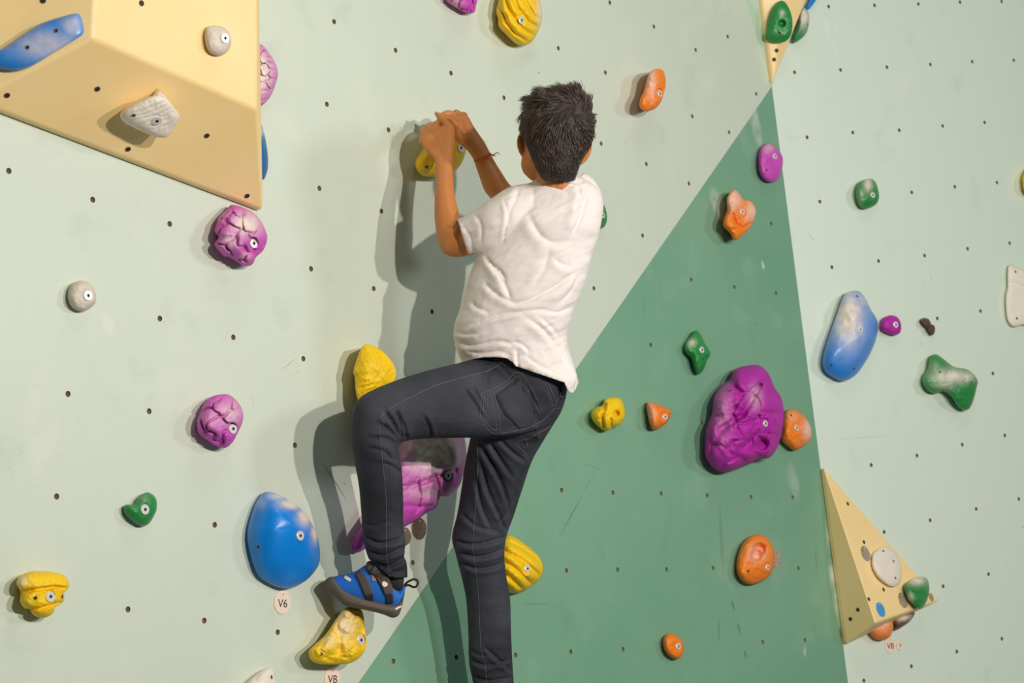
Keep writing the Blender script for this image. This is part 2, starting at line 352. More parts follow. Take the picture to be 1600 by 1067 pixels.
    for (x, y, r_, stg) in chalk: 
        rx, ry = (r_ if isinstance(r_, tuple) else (r_, r_))
        ch[:len(pp)] = np.maximum(ch[:len(pp)], stg * np.exp(-(((pp[:, 0] - x) / rx) ** 2 + ((pp[:, 1] - y) / ry) ** 2)))
    ch[len(pp):len(pp) + sp_] = ch[len(pp) - sp_:len(pp)]
    at.data.foreach_set('value', ch)
    for bb in bolts: bolt(plane.at(bb[0], bb[1], hb[bb[:2]] + .0003), plane.N, o, .0105 * (bb[2] if len(bb) > 2 else 1))
    for (x, y) in screws:
        e = 2; h0, hx, hy = [float(v) for v in hgt([(x, y), (x + e, y), (x, y + e)])]
        p0, p1, p2 = plane.at(x, y, h0), plane.at(x + e, y, hx), plane.at(x, y + e, hy); n = (p1 - p0).cross(p2 - p0).normalized()
        if n.dot(plane.N) < 0: n = -n
        disc('screw_hole', p0 + n * .0001, n, .0042, .0009, HOLEM, o, inner=.72, n=14)
    tag(o, label, cat, group); HOLDS.append(o); return o
def volume(name, label, plane, tri_px, faces, mats, fmi, holes=()):
    """tri_px: (x, y, h) vertices seen in front; their feet close the body on the wall"""
    top = [plane.at(x, y, h) for (x, y, h) in tri_px]
    outer = faces['outer']; base = [plane.foot(top[i]) for i in outer]
    vs = top + base; fs = [tuple(f) for f in faces['top']]; mi = list(fmi); nb = len(top)
    for k in range(len(outer)):
        fs.append((outer[k], outer[(k + 1) % len(outer)], nb + (k + 1) % len(outer), nb + k)); mi.append(1)
    fs.append(tuple(nb + k for k in range(len(outer)))); mi.append(1)
    o = mk(name, vs, fs, mats, None, sum(base, Vector()) / len(base), smooth=False, mi=mi); fixn(o)
    bv = o.modifiers.new('bevel', 'BEVEL'); bv.width = .006; bv.segments = 3; bv.limit_method = 'ANGLE'; bv.angle_limit = math.radians(12)
    tag(o, label, 'wall volume'); return o, top

# --- large cream volume at the upper left
VB = [(-40, 157, .018), (411, 328, .018), (402, 171, .15), (145, 60, .18), (156, -160, .20), (403, -160, .15), (-70, -160, .018), (360, -330, .018), (-60, -330, .018)]
def onplane(a, b, c, px, py):      # height that keeps a facet flat
    q = Plane.thru(P0.at(*VB[a]), P0.at(*VB[b]), P0.at(*VB[c])).at(px, py); return P0.height(q)
VB[2] = (402, 171, onplane(0, 1, 3, 402, 171)); VB[5] = (403, -160, onplane(3, 2, 4, 403, -160))
vo, vt = volume('plywood_volume', 'huge faceted cream and ochre wall volume filling the upper left corner', P0, VB,
    {'top': [(0, 1, 2, 3), (3, 2, 5, 4), (0, 3, 4, 6), (4, 5, 7, 8), (6, 4, 8), (1, 7, 5, 2)], 'outer': [0, 1, 7, 8, 6]}, [BEI, BEI], [1, 0, 0, 0, 0, 0])
PF3 = Plane.thru(vt[0], vt[1], vt[2]); PF2 = Plane.thru(vt[3], vt[2], vt[5]); PF1 = Plane.thru(vt[0], vt[3], vt[4])
def nuts(vol, lst):
    for (x, y, pl) in lst: disc('bolt_hole', pl.at(x, y, .0002), pl.N, RH, .0008, HOLED, vol, inner=.8, n=14)
nuts(vo, [(152, 139, PF3), (323, 212, PF3), (200, 233, PF3), (386, 306, PF3), (11, 149, PF3), (221, 5, PF2), (67, 1, PF1)])
hold('climbing_hold', 'long blue slab grip dusted with chalk on the big cream volume', PF1, [(-18, 84), (0, 78), (30, 58), (62, 38), (100, 25), (118, 21), (126, 25), (131, 50), (118, 62), (85, 82), (50, 103), (25, 110), (2, 108), (-18, 100)], (60, 68), .03, BLU, nz=.15, a=6, b=.5, rim=.2, lrim=.2, chalk=[(70, 70, (50, 22), .62), (112, 40, 16, .6)], screws=[(43, 74), (88, 48)])
hold('climbing_hold', 'small pale grey knob bolted near the top of the cream volume', PF2, [(320, 62), (322, 44), (334, 40), (350, 43), (359, 54), (361, 70), (353, 83), (340, 87), (326, 80)], (345, 62), .03, GRY, bolts=[(350.5, 60)], chalk=[(335, 70, 20, .4)])
hold('climbing_hold', 'white wedge grip with fine grain casting a shadow on the ochre facet', PF3, [(244, 149), (254, 152), (262, 157), (279, 178), (279, 188), (272, 200), (262, 213), (250, 215), (235, 211), (208, 199), (193, 190), (188, 178), (203, 165), (225, 154)], (238, 175), .055, WHT, tex='ridges', rg=.12, tp=(70, 7, .1), a=5, b=.55, rim=.45, lrim=.45, bolts=[(244.5, 188)], screws=[(209, 180)], bdepth=.002)
hold('climbing_hold', 'pale pink leafy grip peeking past the right edge of the cream volume', P0, [(403, 68), (414, 74), (428, 95), (434, 113), (431, 130), (424, 148), (415, 160), (406, 166), (396, 160), (394, 115), (396, 75)], (411, 118), .055, PUR, tex='cells', tp=14, chalk=[(408, 115, (20, 38), .9)])
hold('climbing_hold', 'slim dark blue edge half hidden behind the cream volume', P0, [(404, 192), (411, 202), (417, 230), (419, 255), (417, 270), (411, 281), (402, 270), (399, 230)], (408, 240), .045, DBL, chalk=[(408, 205, 8, .5)])
# --- left panel
hold('climbing_hold', 'purple lumpy grip cut by the top edge of the photo', P0, [(697, 0), (706, 8), (716, 14), (730, 21), (741, 19), (744, 8), (746, -10), (735, -30), (715, -38), (700, -22)], (722, -8), .05, PUR, tex='cells', tp=15, chalk=[(712, 2, 12, .35)])
hold('climbing_hold', 'yellow shell-ridged grip at the top edge above the climber', P0, [(778, 5), (775, 18), (778, 30), (779, 42), (790, 54), (803, 66), (815, 71), (830, 66), (841, 48), (847, 28), (845, 8), (838, -12), (822, -28), (800, -32), (783, -15)], (816, 25), .075, YEL, tex='ridges', tp=(-38, 14, -.25), bolts=[(814, 32)], chalk=[(846, 15, (8, 40), .6)], a=2.6)
hold('climbing_hold', 'chalky purple cabbage-shaped grip just under the tip of the cream volume', P0, [(363, 320), (384, 326), (402, 338), (414, 358), (417.5, 373.5), (411.5, 390.5), (400, 402), (394.5, 413), (382.7, 416), (373.5, 411.5), (357.7, 402), (349, 400), (334.8, 382.7), (341, 371), (335, 361.7), (338, 351), (342, 339.4), (355, 326)], (378, 370), .075, PUR, tex='cells', tp=24, bolts=[(395.4, 380.6)], chalk=[(385, 350, (22, 18), 1.0), (362, 375, (16, 14), .6), (350, 335, 14, .2), (385, 400, 9, .4)], a=2.8)
hold('climbing_hold', 'round pale grey knob alone on the left of the green wall', P0, [(108, 450), (115.5, 441.6), (129, 438.6), (141, 444), (148.5, 456), (150, 471), (141, 481.5), (127.5, 486.6), (112.5, 480), (106, 465)], (135, 460), .035, GRY, bolts=[(136.5, 462)], a=3)
hold('climbing_hold', 'small dark green beak-shaped grip at the lower left', P0, [(193, 791), (200, 788), (208, 788), (219, 774.5), (231, 769), (243, 777.5), (245, 794), (239, 809), (231, 819.5), (220.5, 821.6), (207, 815), (195, 803)], (226, 797), .035, GRN, bolts=[(225.5, 796)], a=3, chalk=[(225, 780, 8, .12)])
hold('climbing_hold', 'purple cracked boulder grip left of the knee shadow', P0, [(342, 616.5), (357, 616.5), (370.5, 627), (379.5, 643.5), (378.6, 660), (370.5, 678), (363, 691.5), (351, 700), (336, 696), (325.5, 689.4), (310.5, 678), (307.5, 660), (312, 645), (319.5, 630), (330, 620)], (348, 657), .07, PUR, tex='cells', tp=26, bolts=[(363, 670)], chalk=[(360, 645, (20, 20), .55), (335, 655, 18, .3)], a=2.8)
hold('climbing_hold', 'yellow pointed block grip right above the raised knee', P0, [(573.6, 537.6), (594, 546), (610, 562), (619, 582), (612, 602), (600, 615), (585, 624), (566, 632), (557, 618), (554, 590), (552, 579), (559.5, 555), (565.5, 543)], (592, 578), .10, YEL, nz=.25, a=1.8, b=.8, rim=.5, lrim=.55, grooves=[([(557, 600), (575, 595)], 1.6, .06), ([(560, 606), (582, 601)], 1.6, .06), ([(563, 613), (585, 607)], 1.6, .05)])
hold('climbing_hold', 'very large purple wing-shaped grip with brown chalky top behind the bent leg', P0, [(640, 668), (665, 655), (700, 660), (724, 682), (729, 712), (724, 742), (716, 762), (700, 775), (688, 776), (682, 792), (668, 800), (652, 812), (630, 824), (606, 838), (580, 852), (563, 863), (550, 860), (552, 842), (566, 822), (585, 790), (600, 745), (620, 700)], (660, 742), .085, PUR, tex='smooth', a=2.6, rim=.35, grooves=[([(625, 762), (650, 758), (675, 748), (728, 728)], 3.5, .22), ([(652, 748), (657, 775), (652, 800)], 2.5, .12), ([(680, 742), (686, 760), (684, 780)], 2.5, .16), ([(712, 732), (714, 745), (708, 760)], 2, .10), ([(630, 790), (655, 792), (680, 790)], 2.5, .12)], bolts=[(699, 743)], chalk=[(675, 705, (48, 34), 1.1), (665, 768, (40, 14), .45)])
hold('climbing_hold', 'large smooth blue teardrop grip with a white chalked edge', P0, [(408.7, 772), (418, 768.5), (433, 772), (464, 789), (485, 814), (497, 841), (500, 875), (491.5, 893), (476, 908.6), (455, 918), (439.4, 919), (418, 910), (402.6, 898), (392, 872), (386, 841), (388.8, 816.6), (398, 789)], (455, 820), .09, BLU, nz=.05, a=1.7, b=.75, rim=.25, lrim=.08, bolts=[(468, 837)], screws=[(404, 854)], chalk=[(458, 787, (20, 8), 1.2), (478, 806, (12, 14), 1.2), (492, 832, (6, 16), 1.0), (435, 775, (16, 7), .7), (408, 785, 10, .25)], bdepth=.001, grooves=[([(432, 778), (460, 797), (480, 818), (494, 848)], 4, .05)])
hold('climbing_hold', 'yellow crescent grip that carries the climbing shoe', P0, [(539, 950), (556, 950), (566.6, 956), (570, 982), (572.8, 1003.6), (566.6, 1022), (549.8, 1035), (525, 1038), (498, 1037), (486, 1031), (482.3, 1019), (488.5, 1009.8), (508, 992), (525, 967)], (543, 998), .075, YEL, nz=1.1, a=3, rim=.45, lrim=.5, bolts=[(563, 1000)], screws=[(502, 1022)], chalk=[(540, 975, (16, 26), .6), (515, 1000, 12, .35)])
hold('climbing_hold', 'chalk-white grip cut off by the bottom edge of the photo', P0, [(380, 1072), (400, 1053), (418, 1043), (427, 1046), (431, 1060), (434, 1085), (420, 1105), (395, 1108), (378, 1092)], (408, 1075), .045, WHT, tex='smooth', screws=[(424, 1058)], chalk=[(410, 1060, 30, .5)])
hold('climbing_hold', 'yellow three-tiered grip in the bottom left corner', P0, [(46.6, 893), (64, 892), (85.4, 894), (101, 900), (108, 912), (105, 921), (100, 926), (100, 937.6), (93, 945), (86.3, 948), (83.4, 957), (73.7, 963.8), (60, 964.4), (50.4, 959), (46, 952), (37.8, 950), (31, 939.5), (32, 926), (26, 912.4), (28, 903.7), (36, 897)], (70, 925), .06, YEL, a=3.5, rim=.35, lrim=.3, bolts=[(77.8, 932)], screws=[(55, 934), (97, 932)], grooves=[([(28, 925), (60, 921), (85, 917), (108, 920)], 2.4, .22), ([(44, 952), (65, 950), (85, 944), (100, 940)], 2.2, .22)], chalk=[(34, 908, 8, .6)])
hold('climbing_hold', 'yellow bulb grip held by both hands', P0, [(656, 240), (649.5, 250), (649, 260), (653, 269), (661, 274.5), (679, 276.6), (696, 275), (710, 268), (720, 257), (727, 240), (728, 226), (722, 212), (706, 203), (690, 203), (672, 212), (663, 228)], (693, 242), .085, YEL, a=3, rim=.35, lrim=.25, bolts=[(719, 231.6)], screws=[(666.6, 260.7)])
hold('climbing_hold', 'orange leaning finger grip right of the head near the top', P0, [(1028.5, 107.5), (1037, 112), (1040, 132), (1034, 156), (1024, 169.5), (1009, 174), (1000, 168), (999.5, 156), (1006, 141), (1013, 118), (1019, 110)], (1024, 142), .085, ORA, a=3.0, rim=.45, lrim=.55, bolts=[(1030, 146.7, .85)], chalk=[(1018, 128, (7, 24), .55)])
hold('climbing_hold', 'small green grip peeking out behind the shirt shoulder', P0, [(943, 320), (948, 333), (948, 346), (943.4, 355), (934, 357), (925, 347), (922, 330), (931, 318)], (936, 338), .04, GRN, bolts=[(940.6, 336.5, .8)])
# --- centre panel
hold('climbing_hold', 'orange two-lobed grip with a chalked top on the teal panel', P1, [(1145, 296.7), (1153, 299.4), (1161, 311), (1173.9, 315), (1181, 328), (1178, 344), (1171, 356), (1158, 370), (1147.6, 374.7), (1139.7, 363.7), (1130.5, 354), (1131, 342), (1136, 328), (1136, 310)], (1156, 336), .075, ORA, a=2.8, rim=.35, lrim=.5, bolts=[(1159, 331, .85)], chalk=[(1147, 312, (12, 16), .6), (1174, 330, (10, 18), .5)], grooves=[([(1146, 335), (1150, 350), (1162, 356), (1172, 350)], 2, .12)])
hold('climbing_hold', 'small pink pitted grip on the edge between teal and pale green', P1, [(1198, 223.5), (1210, 229), (1222, 243), (1222.5, 261), (1216, 279), (1204, 285), (1192, 279), (1185.5, 265), (1186, 237)], (1206, 256), .04, PUR, a=3.5, bolts=[(1210, 244.5, .85)], screws=[(1197.7, 265.8)], chalk=[(1200, 230, 9, .4)])
hold('climbing_hold', 'green diamond-shaped grip on the teal panel', P1, [(1085.5, 516.5), (1093, 520), (1101, 536), (1110, 551), (1105, 563), (1099, 578), (1091.5, 585), (1085.5, 578), (1080, 561), (1070, 549), (1070, 538), (1078, 526)], (1092, 550), .045, GRN, a=2.2, bolts=[(1095.7, 546.8, .9)], screws=[(1098.5, 561)], chalk=[(1080, 535, 7, .6)])
hold('climbing_hold', 'yellow knuckle-shaped grip right of the hip', P1, [(952, 621), (967, 621.5), (974.5, 632), (976.5, 650), (968.5, 663.5), (956.5, 669), (947.5, 673.4), (938.5, 669.5), (926, 657), (923.5, 645), (931, 637), (941, 633), (944.5, 624.5)], (953, 647), .065, YEL, a=2.6, rim=.35, pockets=[(964, 646, 4.5, .35)], grooves=[([(946, 632), (941, 650), (943, 668)], 2.6, .2), ([(955, 655), (955, 668)], 1.8, .12)])
hold('climbing_hold', 'small orange thumb grip beside the yellow knuckle grip', P1, [(1014, 628), (1030, 632), (1047, 641), (1048, 647), (1043, 659), (1030, 669.5), (1019.5, 671), (1015, 662), (1010.5, 641), (1010.5, 631)], (1030, 648), .05, ORA, a=2.6, bolts=[(1038, 651.5, .8)], bdepth=.009, chalk=[(1015, 645, (8, 18), .35)])
hold('climbing_hold', 'biggest magenta boulder grip in the middle of the teal panel', P1, [(1148, 577.5), (1168, 571), (1187, 571), (1201, 584), (1210, 605), (1221, 622.4), (1225, 648.7), (1221, 678.6), (1213.6, 701), (1202, 715), (1187.4, 717), (1172, 724), (1150, 733), (1131, 738), (1115, 732), (1103, 716), (1101, 701), (1103, 671), (1112, 645), (1116, 618.7), (1130, 600), (1141, 593)], (1180, 650), .13, MAG, tex='cells', gd=.07, nz=1.0, tp=38, a=2.4, rim=.3, bolts=[(1195, 661.8, .9)], screws=[(1142, 610), (1201, 705)], pockets=[(1191, 695, 9, .25)], grooves=[([(1187, 603), (1174, 625), (1160, 648), (1125, 672)], 5, .16), ([(1198, 690), (1180, 680), (1160, 700)], 4, .08)], chalk=[(1180, 620, (10, 18), .45), (1130, 640, (14, 50), .2)], rings=50, sp_=170)
hold('climbing_hold', 'orange ball grip touching the right side of the magenta boulder', P1, [(1227, 643), (1236, 639), (1251, 645), (1263, 659), (1268.5, 676), (1264, 690), (1243.6, 703), (1229, 696), (1221, 686), (1222, 663)], (1245, 670), .055, ORA, a=3, bolts=[(1243.6, 668.5, .85)], screws=[(1236, 649)], chalk=[(1262, 672, (8, 16), .6), (1238, 650, 9, .25)])
hold('climbing_hold', 'round orange pocket grip with one oval hollow in the lower teal area', P1, [(1172, 838), (1187, 835), (1201, 843), (1209.5, 862), (1208, 888), (1198, 904), (1176, 913), (1161, 909), (1151.5, 895), (1151.5, 873), (1159, 851)], (1185, 874), .055, ORA, a=3, bolts=[(1198.6, 886.6, .8)], screws=[(1169, 892)], pockets=[(1187, 858, 9, .5), (1182, 868, 8, .45)], chalk=[(1183, 865, 13, .5)])
hold('climbing_hold', 'little orange oval grip at the foot of the teal panel', P1, [(1041, 991), (1050, 989.5), (1062, 997), (1068.5, 1009), (1065.6, 1023.5), (1057, 1030), (1045, 1025), (1037, 1013), (1036, 999)], (1055, 1009), .035, ORA, a=3.2, bolts=[(1059, 1010, .85)])
hold('climbing_hold', 'yellow ribbed grip half hidden by the straight leg', P1, [(793, 836), (807.5, 841), (828, 856), (843, 871), (849, 887), (844, 903), (826, 919), (808, 926), (795, 925), (780, 912), (772, 880), (779, 850)], (815, 884), .085, YEL, tex='ridges', rg=.9, tp=(-52, 17, .15), a=2.4, rim=.35, bolts=[(823, 888.6, .9)], bdepth=.012)
# --- right panel
hold('climbing_hold', 'green oval grip with a dusty stripe at the upper right', P2, [(1358, 279), (1367, 283), (1372, 295.5), (1373.5, 309), (1368.5, 319.5), (1355, 326), (1344.5, 324), (1338, 312), (1337, 297), (1342, 285)], (1358, 302), .05, GRN, a=2.6, bolts=[(1363, 305, .85)], chalk=[(1356, 288, (7, 12), .8), (1346, 305, (4, 12), .3)])
hold('climbing_hold', 'sliver of a yellow grip at the right edge of the photo', P2, [(1597, 285), (1598, 274), (1606, 262), (1620, 266), (1626, 290), (1613, 306), (1601, 301)], (1611, 285), .05, YEL)
hold('climbing_hold', 'long blue sloping grip fading to white chalk on the right panel', P2, [(1329.5, 455), (1343, 455.5), (1352, 466), (1361, 484), (1370, 499), (1371, 520), (1364, 543), (1352, 566), (1337, 586), (1319, 595), (1304, 591), (1289, 580), (1285, 565), (1289, 544), (1298, 517), (1310, 484), (1319, 461)], (1338, 525), .085, BLU, nz=.12, a=2.2, b=.6, rim=.3, bolts=[(1343.6, 515, .85)], screws=[(1299, 570), (1334, 576), (1339.4, 463)], bdepth=.002, chalk=[(1326, 495, (26, 48), 1.0), (1345, 470, 16, .6), (1322, 530, (14, 16), .4)], pockets=[(1318, 505, 14, .12)])
hold('climbing_hold', 'small round magenta button grip beside the long blue one', P2, [(1375.4, 508), (1379, 497.5), (1392, 492.4), (1403, 496.5), (1408, 508), (1406, 520), (1397, 523.5), (1384, 519.5), (1377, 515)], (1395, 508), .04, MAG, a=3, bolts=[(1398.8, 507.4, .95)], bdepth=.001)
hold('climbing_hold', 'tiny dark brown peanut-shaped foothold on the right panel', P2, [(1437.5, 500), (1445, 496.6), (1452, 499.5), (1455, 506), (1460, 509), (1461, 517), (1457, 524), (1451, 517), (1445, 509.5)], (1452, 508), .03, BRO, grooves=[([(1457, 503), (1450, 512)], 2, .2)])
hold('climbing_hold', 'green bone-shaped grip with a chalked middle on the right panel', P2, [(1453, 557), (1463, 553.6), (1472, 559), (1490, 572.5), (1508, 576), (1520, 583), (1527.5, 595), (1526, 605), (1521, 625), (1514, 639), (1505, 640.4), (1496, 634), (1487, 621.5), (1475, 612), (1460, 614.6), (1448, 609.5), (1441, 597.5), (1442, 587), (1449, 575)], (1484, 596), .06, GRN, a=3, rim=.35, bolts=[(1506, 592.4, .8)], screws=[(1468.7, 581), (1518, 597.5), (1502, 624)], bdepth=.001, chalk=[(1485, 588, (28, 12), .85), (1510, 588, (14, 9), .7), (1478, 600, (16, 9), .5), (1460, 575, 10, .3)], pockets=[(1484, 585, 8, .1)])
hold('climbing_hold', 'broad flat cream-white plate grip at the right edge of the photo', P2, [(1577, 413.5), (1595, 420), (1620, 430), (1645, 445), (1650, 490), (1625, 512), (1600, 508), (1586, 511), (1579, 508), (1573, 496), (1571, 466), (1574, 448), (1574, 430)], (1610, 465), .022, WHT, a=7, b=.5, rim=.3, lrim=.3, screws=[(1586.6, 424.6), (1588.7, 497.5)], grooves=[([(1575, 441), (1590, 444), (1610, 452)], 2, .2)])
# --- narrow volume at the top of the fold
vo2, vt2 = volume('plywood_volume', 'narrow cream wedge volume pointing down at the top edge', P2, [(1208, 129, .02), (1181, -60, .05), (1288, -70, .06), (1230, -60, .10)], {'top': [(0, 1, 3), (0, 3, 2), (1, 2, 3)], 'outer': [0, 1, 2]}, [BEI, BEI], [0, 0, 1])
PV = Plane.thru(vt2[0], vt2[1], vt2[3]); nuts(vo2, [(1213.5, 79, PV), (1209.5, 93, PV)])
hold('climbing_hold', 'dark green egg-shaped grip mounted on the narrow cream wedge', PV, [(1219, 1), (1229, 6), (1237.5, 27), (1237, 51), (1228, 64.5), (1210, 67), (1196, 61.5), (1197, 50), (1200, 30), (1207, 12)], (1219, 36), .04, GRN, a=3, screws=[(1218, 51)], pockets=[(1222, 36.6, 5, .5)], chalk=[(1222, 20, 4, .5)])
hold('climbing_hold', 'green and chalky grip just right of the narrow cream wedge', P2, [(1255, 12), (1262.5, 18), (1264.5, 33), (1260, 51), (1249, 63), (1239, 67), (1240, 56), (1246, 36), (1249, 20)], (1254, 40), .045, GRN, chalk=[(1257, 26, (9, 18), .9)], screws=[(1262, 38)])
hold('climbing_hold', 'blue grip fragment at the top edge above the chalky green one', P2, [(1265, 0), (1270, -14), (1282, -14), (1274, 2), (1267, 12), (1261, 16.5), (1258.6, 12)], (1268, 0), .03, BLU)
# --- pyramid volume lower right
vo3, vt3 = volume('plywood_volume', 'tall pyramid-shaped cream volume at the lower right', P2, [(1287, 730, .018), (1323, 1006, .018), (1368, 974, .13), (1468, 938, .018)], {'top': [(0, 1, 2), (0, 2, 3), (1, 3, 2)], 'outer': [0, 1, 3]}, [BEI, BEI], [1, 0, 1])
PL_, PR_ = Plane.thru(vt3[0], vt3[1], vt3[2]), Plane.thru(vt3[0], vt3[2], vt3[3])
nuts(vo3, [(1340.5, 952.5, PL_), (1329, 967, PL_), (1324.6, 787, PR_), (1349.8, 847, PR_), (1380.5, 921, PR_), (1357.5, 936, PR_)])
hold('climbing_hold', 'white egg-shaped flat grip on the pyramid volume', PR_, [(1380, 854), (1392, 858), (1401, 867), (1408, 889), (1406, 910), (1394, 916.7), (1378, 908), (1368, 897), (1362, 882), (1364, 864)], (1385, 886), .022, WHT, a=4, screws=[(1396, 876.7), (1380, 861), (1399, 903)], chalk=[(1385, 885, 30, .5)], bdepth=.001)
hold('climbing_hold', 'green cup-shaped grip near the lower right corner of the pyramid volume', PR_, [(1413, 913.5), (1428, 903), (1440, 901), (1449, 905), (1452, 921.6), (1447, 941), (1437, 951.5), (1423, 941), (1415, 928)], (1436, 926), .04, GRN, a=3, screws=[(1427, 924)], chalk=[(1432, 906, (16, 8), .9), (1420, 935, 7, .7)])
hold('climbing_hold', 'orange half-round grip tucked under the pyramid volume', P2, [(1357, 984), (1372, 974), (1391, 966), (1396, 978), (1391, 994), (1379, 1000), (1366, 997)], (1379, 982), .05, ORA, chalk=[(1380, 975, 12, .4)])
hold('climbing_hold', 'chalky dark brown edge under the pyramid volume beside the orange grip', P2, [(1396, 968), (1412, 962), (1429, 957), (1424, 968), (1412, 978), (1398, 984)], (1410, 970), .045, BRO, chalk=[(1408, 964, (14, 6), 1.0)])

def ptag(label, plane, x, y, sx, m, text=None, h=0.0, grp=None, scr=True, ratio=1.18):
    c = plane.at(x, y, h); r = sx / F * w2cam(c)[0][2] * ratio
    o = disc('grade_tag', c, plane.N, r, .0025, m, None, sq=.93); tag(o, label, 'tag', grp)
    u, v = plane.frame()
    if scr: disc('screw', c + v * r * .68 + plane.N * .0025, plane.N, .0022, .0012, STEEL, o, inner=.4, n=12)
    if text:
        cu = bpy.data.curves.new('t', 'FONT'); cu.body = text; cu.size = r * .98; cu.align_x = 'CENTER'; cu.align_y = 'CENTER'; cu.extrude = .0002
        to = bpy.data.objects.new('t', cu); COL.objects.link(to); bpy.context.view_layer.update()
        me = bpy.data.meshes.new_from_object(to.evaluated_get(bpy.context.evaluated_depsgraph_get())); bpy.data.objects.remove(to)
        cc = c - v * r * .12 + plane.N * .0029
        lo = mk('lettering', [cc + u * q.co.x + v * q.co.y + plane.N * q.co.z for q in me.vertices], [tuple(p.vertices) for p in me.polygons], INK, o, cc, smooth=False)
    return o
ptag('pale oval tag reading V6 under the blue teardrop grip', P0, 440.5, 941, 15.6, TAGW, 'V6')
ptag('pale oval tag reading VB at the bottom edge under the foothold', P0, 518.5, 1059.5, 15.2, TAGW, 'VB')
ptag('dark worn wooden tag below the purple wing-shaped grip', P0, 654.5, 826, 14.5, TAGD)
ptag('dark worn tag partly hidden by the trouser cuff', P0, 632, 838, 12, TAGD)
ptag('worn grey tag beside the round orange pocket grip', P1, 1212, 872, 13, TAGG)
ptag('small blue oval tag just left of the pyramid volume', P2, 1300.3, 967, 6.4, TAGB, scr=False)
ptag('worn brown tag at the bottom left corner of the pyramid volume', P2, 1305.4, 992.5, 11, TAGD)
ptag('pale round tag lettered VB below the orange half-round grip', P2, 1390.4, 1008, 11, TAGW, 'VB')
ptag('smallest pale round tag right beside the lettered one', P2, 1405.8, 1007.6, 7, TAGW, 'V')
ptag('worn grey tag left of the white egg-shaped grip', PR_, 1352, 865, 10.5, TAGG)
ptag('worn grey tag left of the green cup-shaped grip', PR_, 1410.3, 938, 10.5, TAGG)
ptag('little worn tag in the right corner of the pyramid volume', PR_, 1454.5, 933, 5.5, TAGG, scr=False)
ptag('blue oval tag at the bottom of the pyramid volume', PR_, 1375.5, 952.5, 10, TAGB)
# ================================================================== the climber
SKIN = mat('warm_brown_skin', srgb(200, 126, 66), .48, .15, 700, var=.06, vscale=30, sss=.05)
HAIRM = mat('dark_brown_hair', srgb(56, 43, 37), .38, 0, spec=.7, var=.3, vscale=70, vcol=srgb(102, 80, 68))
HAIRB = mat('hair_undercoat', srgb(38, 30, 27), .6, .9, 420)
SHIRT = mat('off_white_cotton', srgb(238, 228, 222), .85, .25, 900, spec=.2)
JEAN = mat('charcoal_denim', srgb(40, 40, 46), .72, .6, 900, spec=.35, var=.25, vscale=8, vcol=srgb(64, 66, 76))
THREAD = mat('pale_grey_thread', srgb(112, 114, 122), .8)
SHOEB = mat('blue_shoe_suede', srgb(24, 104, 196), .7, .3, 700)
RUB = mat('dark_grey_rubber', srgb(98, 86, 76), .65, .2, 500)
BLK = mat('black_webbing', srgb(40, 36, 36), .8, .3, 900)
STRAPM = mat('charcoal_strap', srgb(84, 74, 70), .8, .3, 900)
CREAM = mat('cream_print', srgb(240, 224, 204), .6)
ORT = mat('orange_thread', srgb(206, 92, 30), .7)
EYEW = mat('eye_white', srgb(235, 230, 225), .2); LIP = mat('lip', srgb(160, 88, 72), .5)
person = bpy.data.objects.new('person', None); COL.objects.link(person); person.empty_display_size = .1
person.location = W(790, 1150, 4.38); WLOC[person] = Vector(person.location)
tag(person, 'climber with short dark hair in white t-shirt and charcoal jeans, seen from behind', 'person')

def rings_to_mesh(rings, cap=True):
    n = len(rings[0]); vs = [p for r in rings for p in r]; fs = []
    for k in range(len(rings) - 1):
        for i in range(n): fs.append((k * n + i, k * n + (i + 1) % n, (k + 1) * n + (i + 1) % n, (k + 1) * n + i))
    if cap:
        fs.append(tuple(range(n - 1, -1, -1))); fs.append(tuple((len(rings) - 1) * n + i for i in range(n)))
    return vs, fs
def loft(secs, n=28, sub=5, shrink=1.0, e=2.2, c0=0.0, c1=0.0):
    P = np.array([list(s) for s in secs], float); P = catmull(P, False, sub); R = []
    for (ax, ay, bx, by, Z, dz) in P:
        c = W((ax + bx) / 2, (ay + by) / 2, Z); u = (W(bx, by, Z) - W(ax, ay, Z)) / 2 * shrink; v = (c - camo.location).normalized() * dz * shrink
        r = []
        for i in range(n):
            t = 2 * math.pi * i / n; ct, st_ = math.cos(t), math.sin(t)
            r.append(c + u * math.copysign(abs(ct) ** (2 / e), ct) + v * math.copysign(abs(st_) ** (2 / e), st_))
        R.append(r)
    def cap(R, ln):
        if not ln: return []
        c0_, c1_ = sum(R[0], Vector()) / n, sum(R[1], Vector()) / n; d = (c0_ - c1_).normalized() * ln; out = []
        for a in (.35, .65, .88, .98):
            s_ = math.sqrt(1 - a * a); out.append([c0_ + (p - c0_) * s_ + d * a for p in R[0]])
        return out
    return rings_to_mesh(cap(R, c0)[::-1] + R + cap(R[::-1], c1))
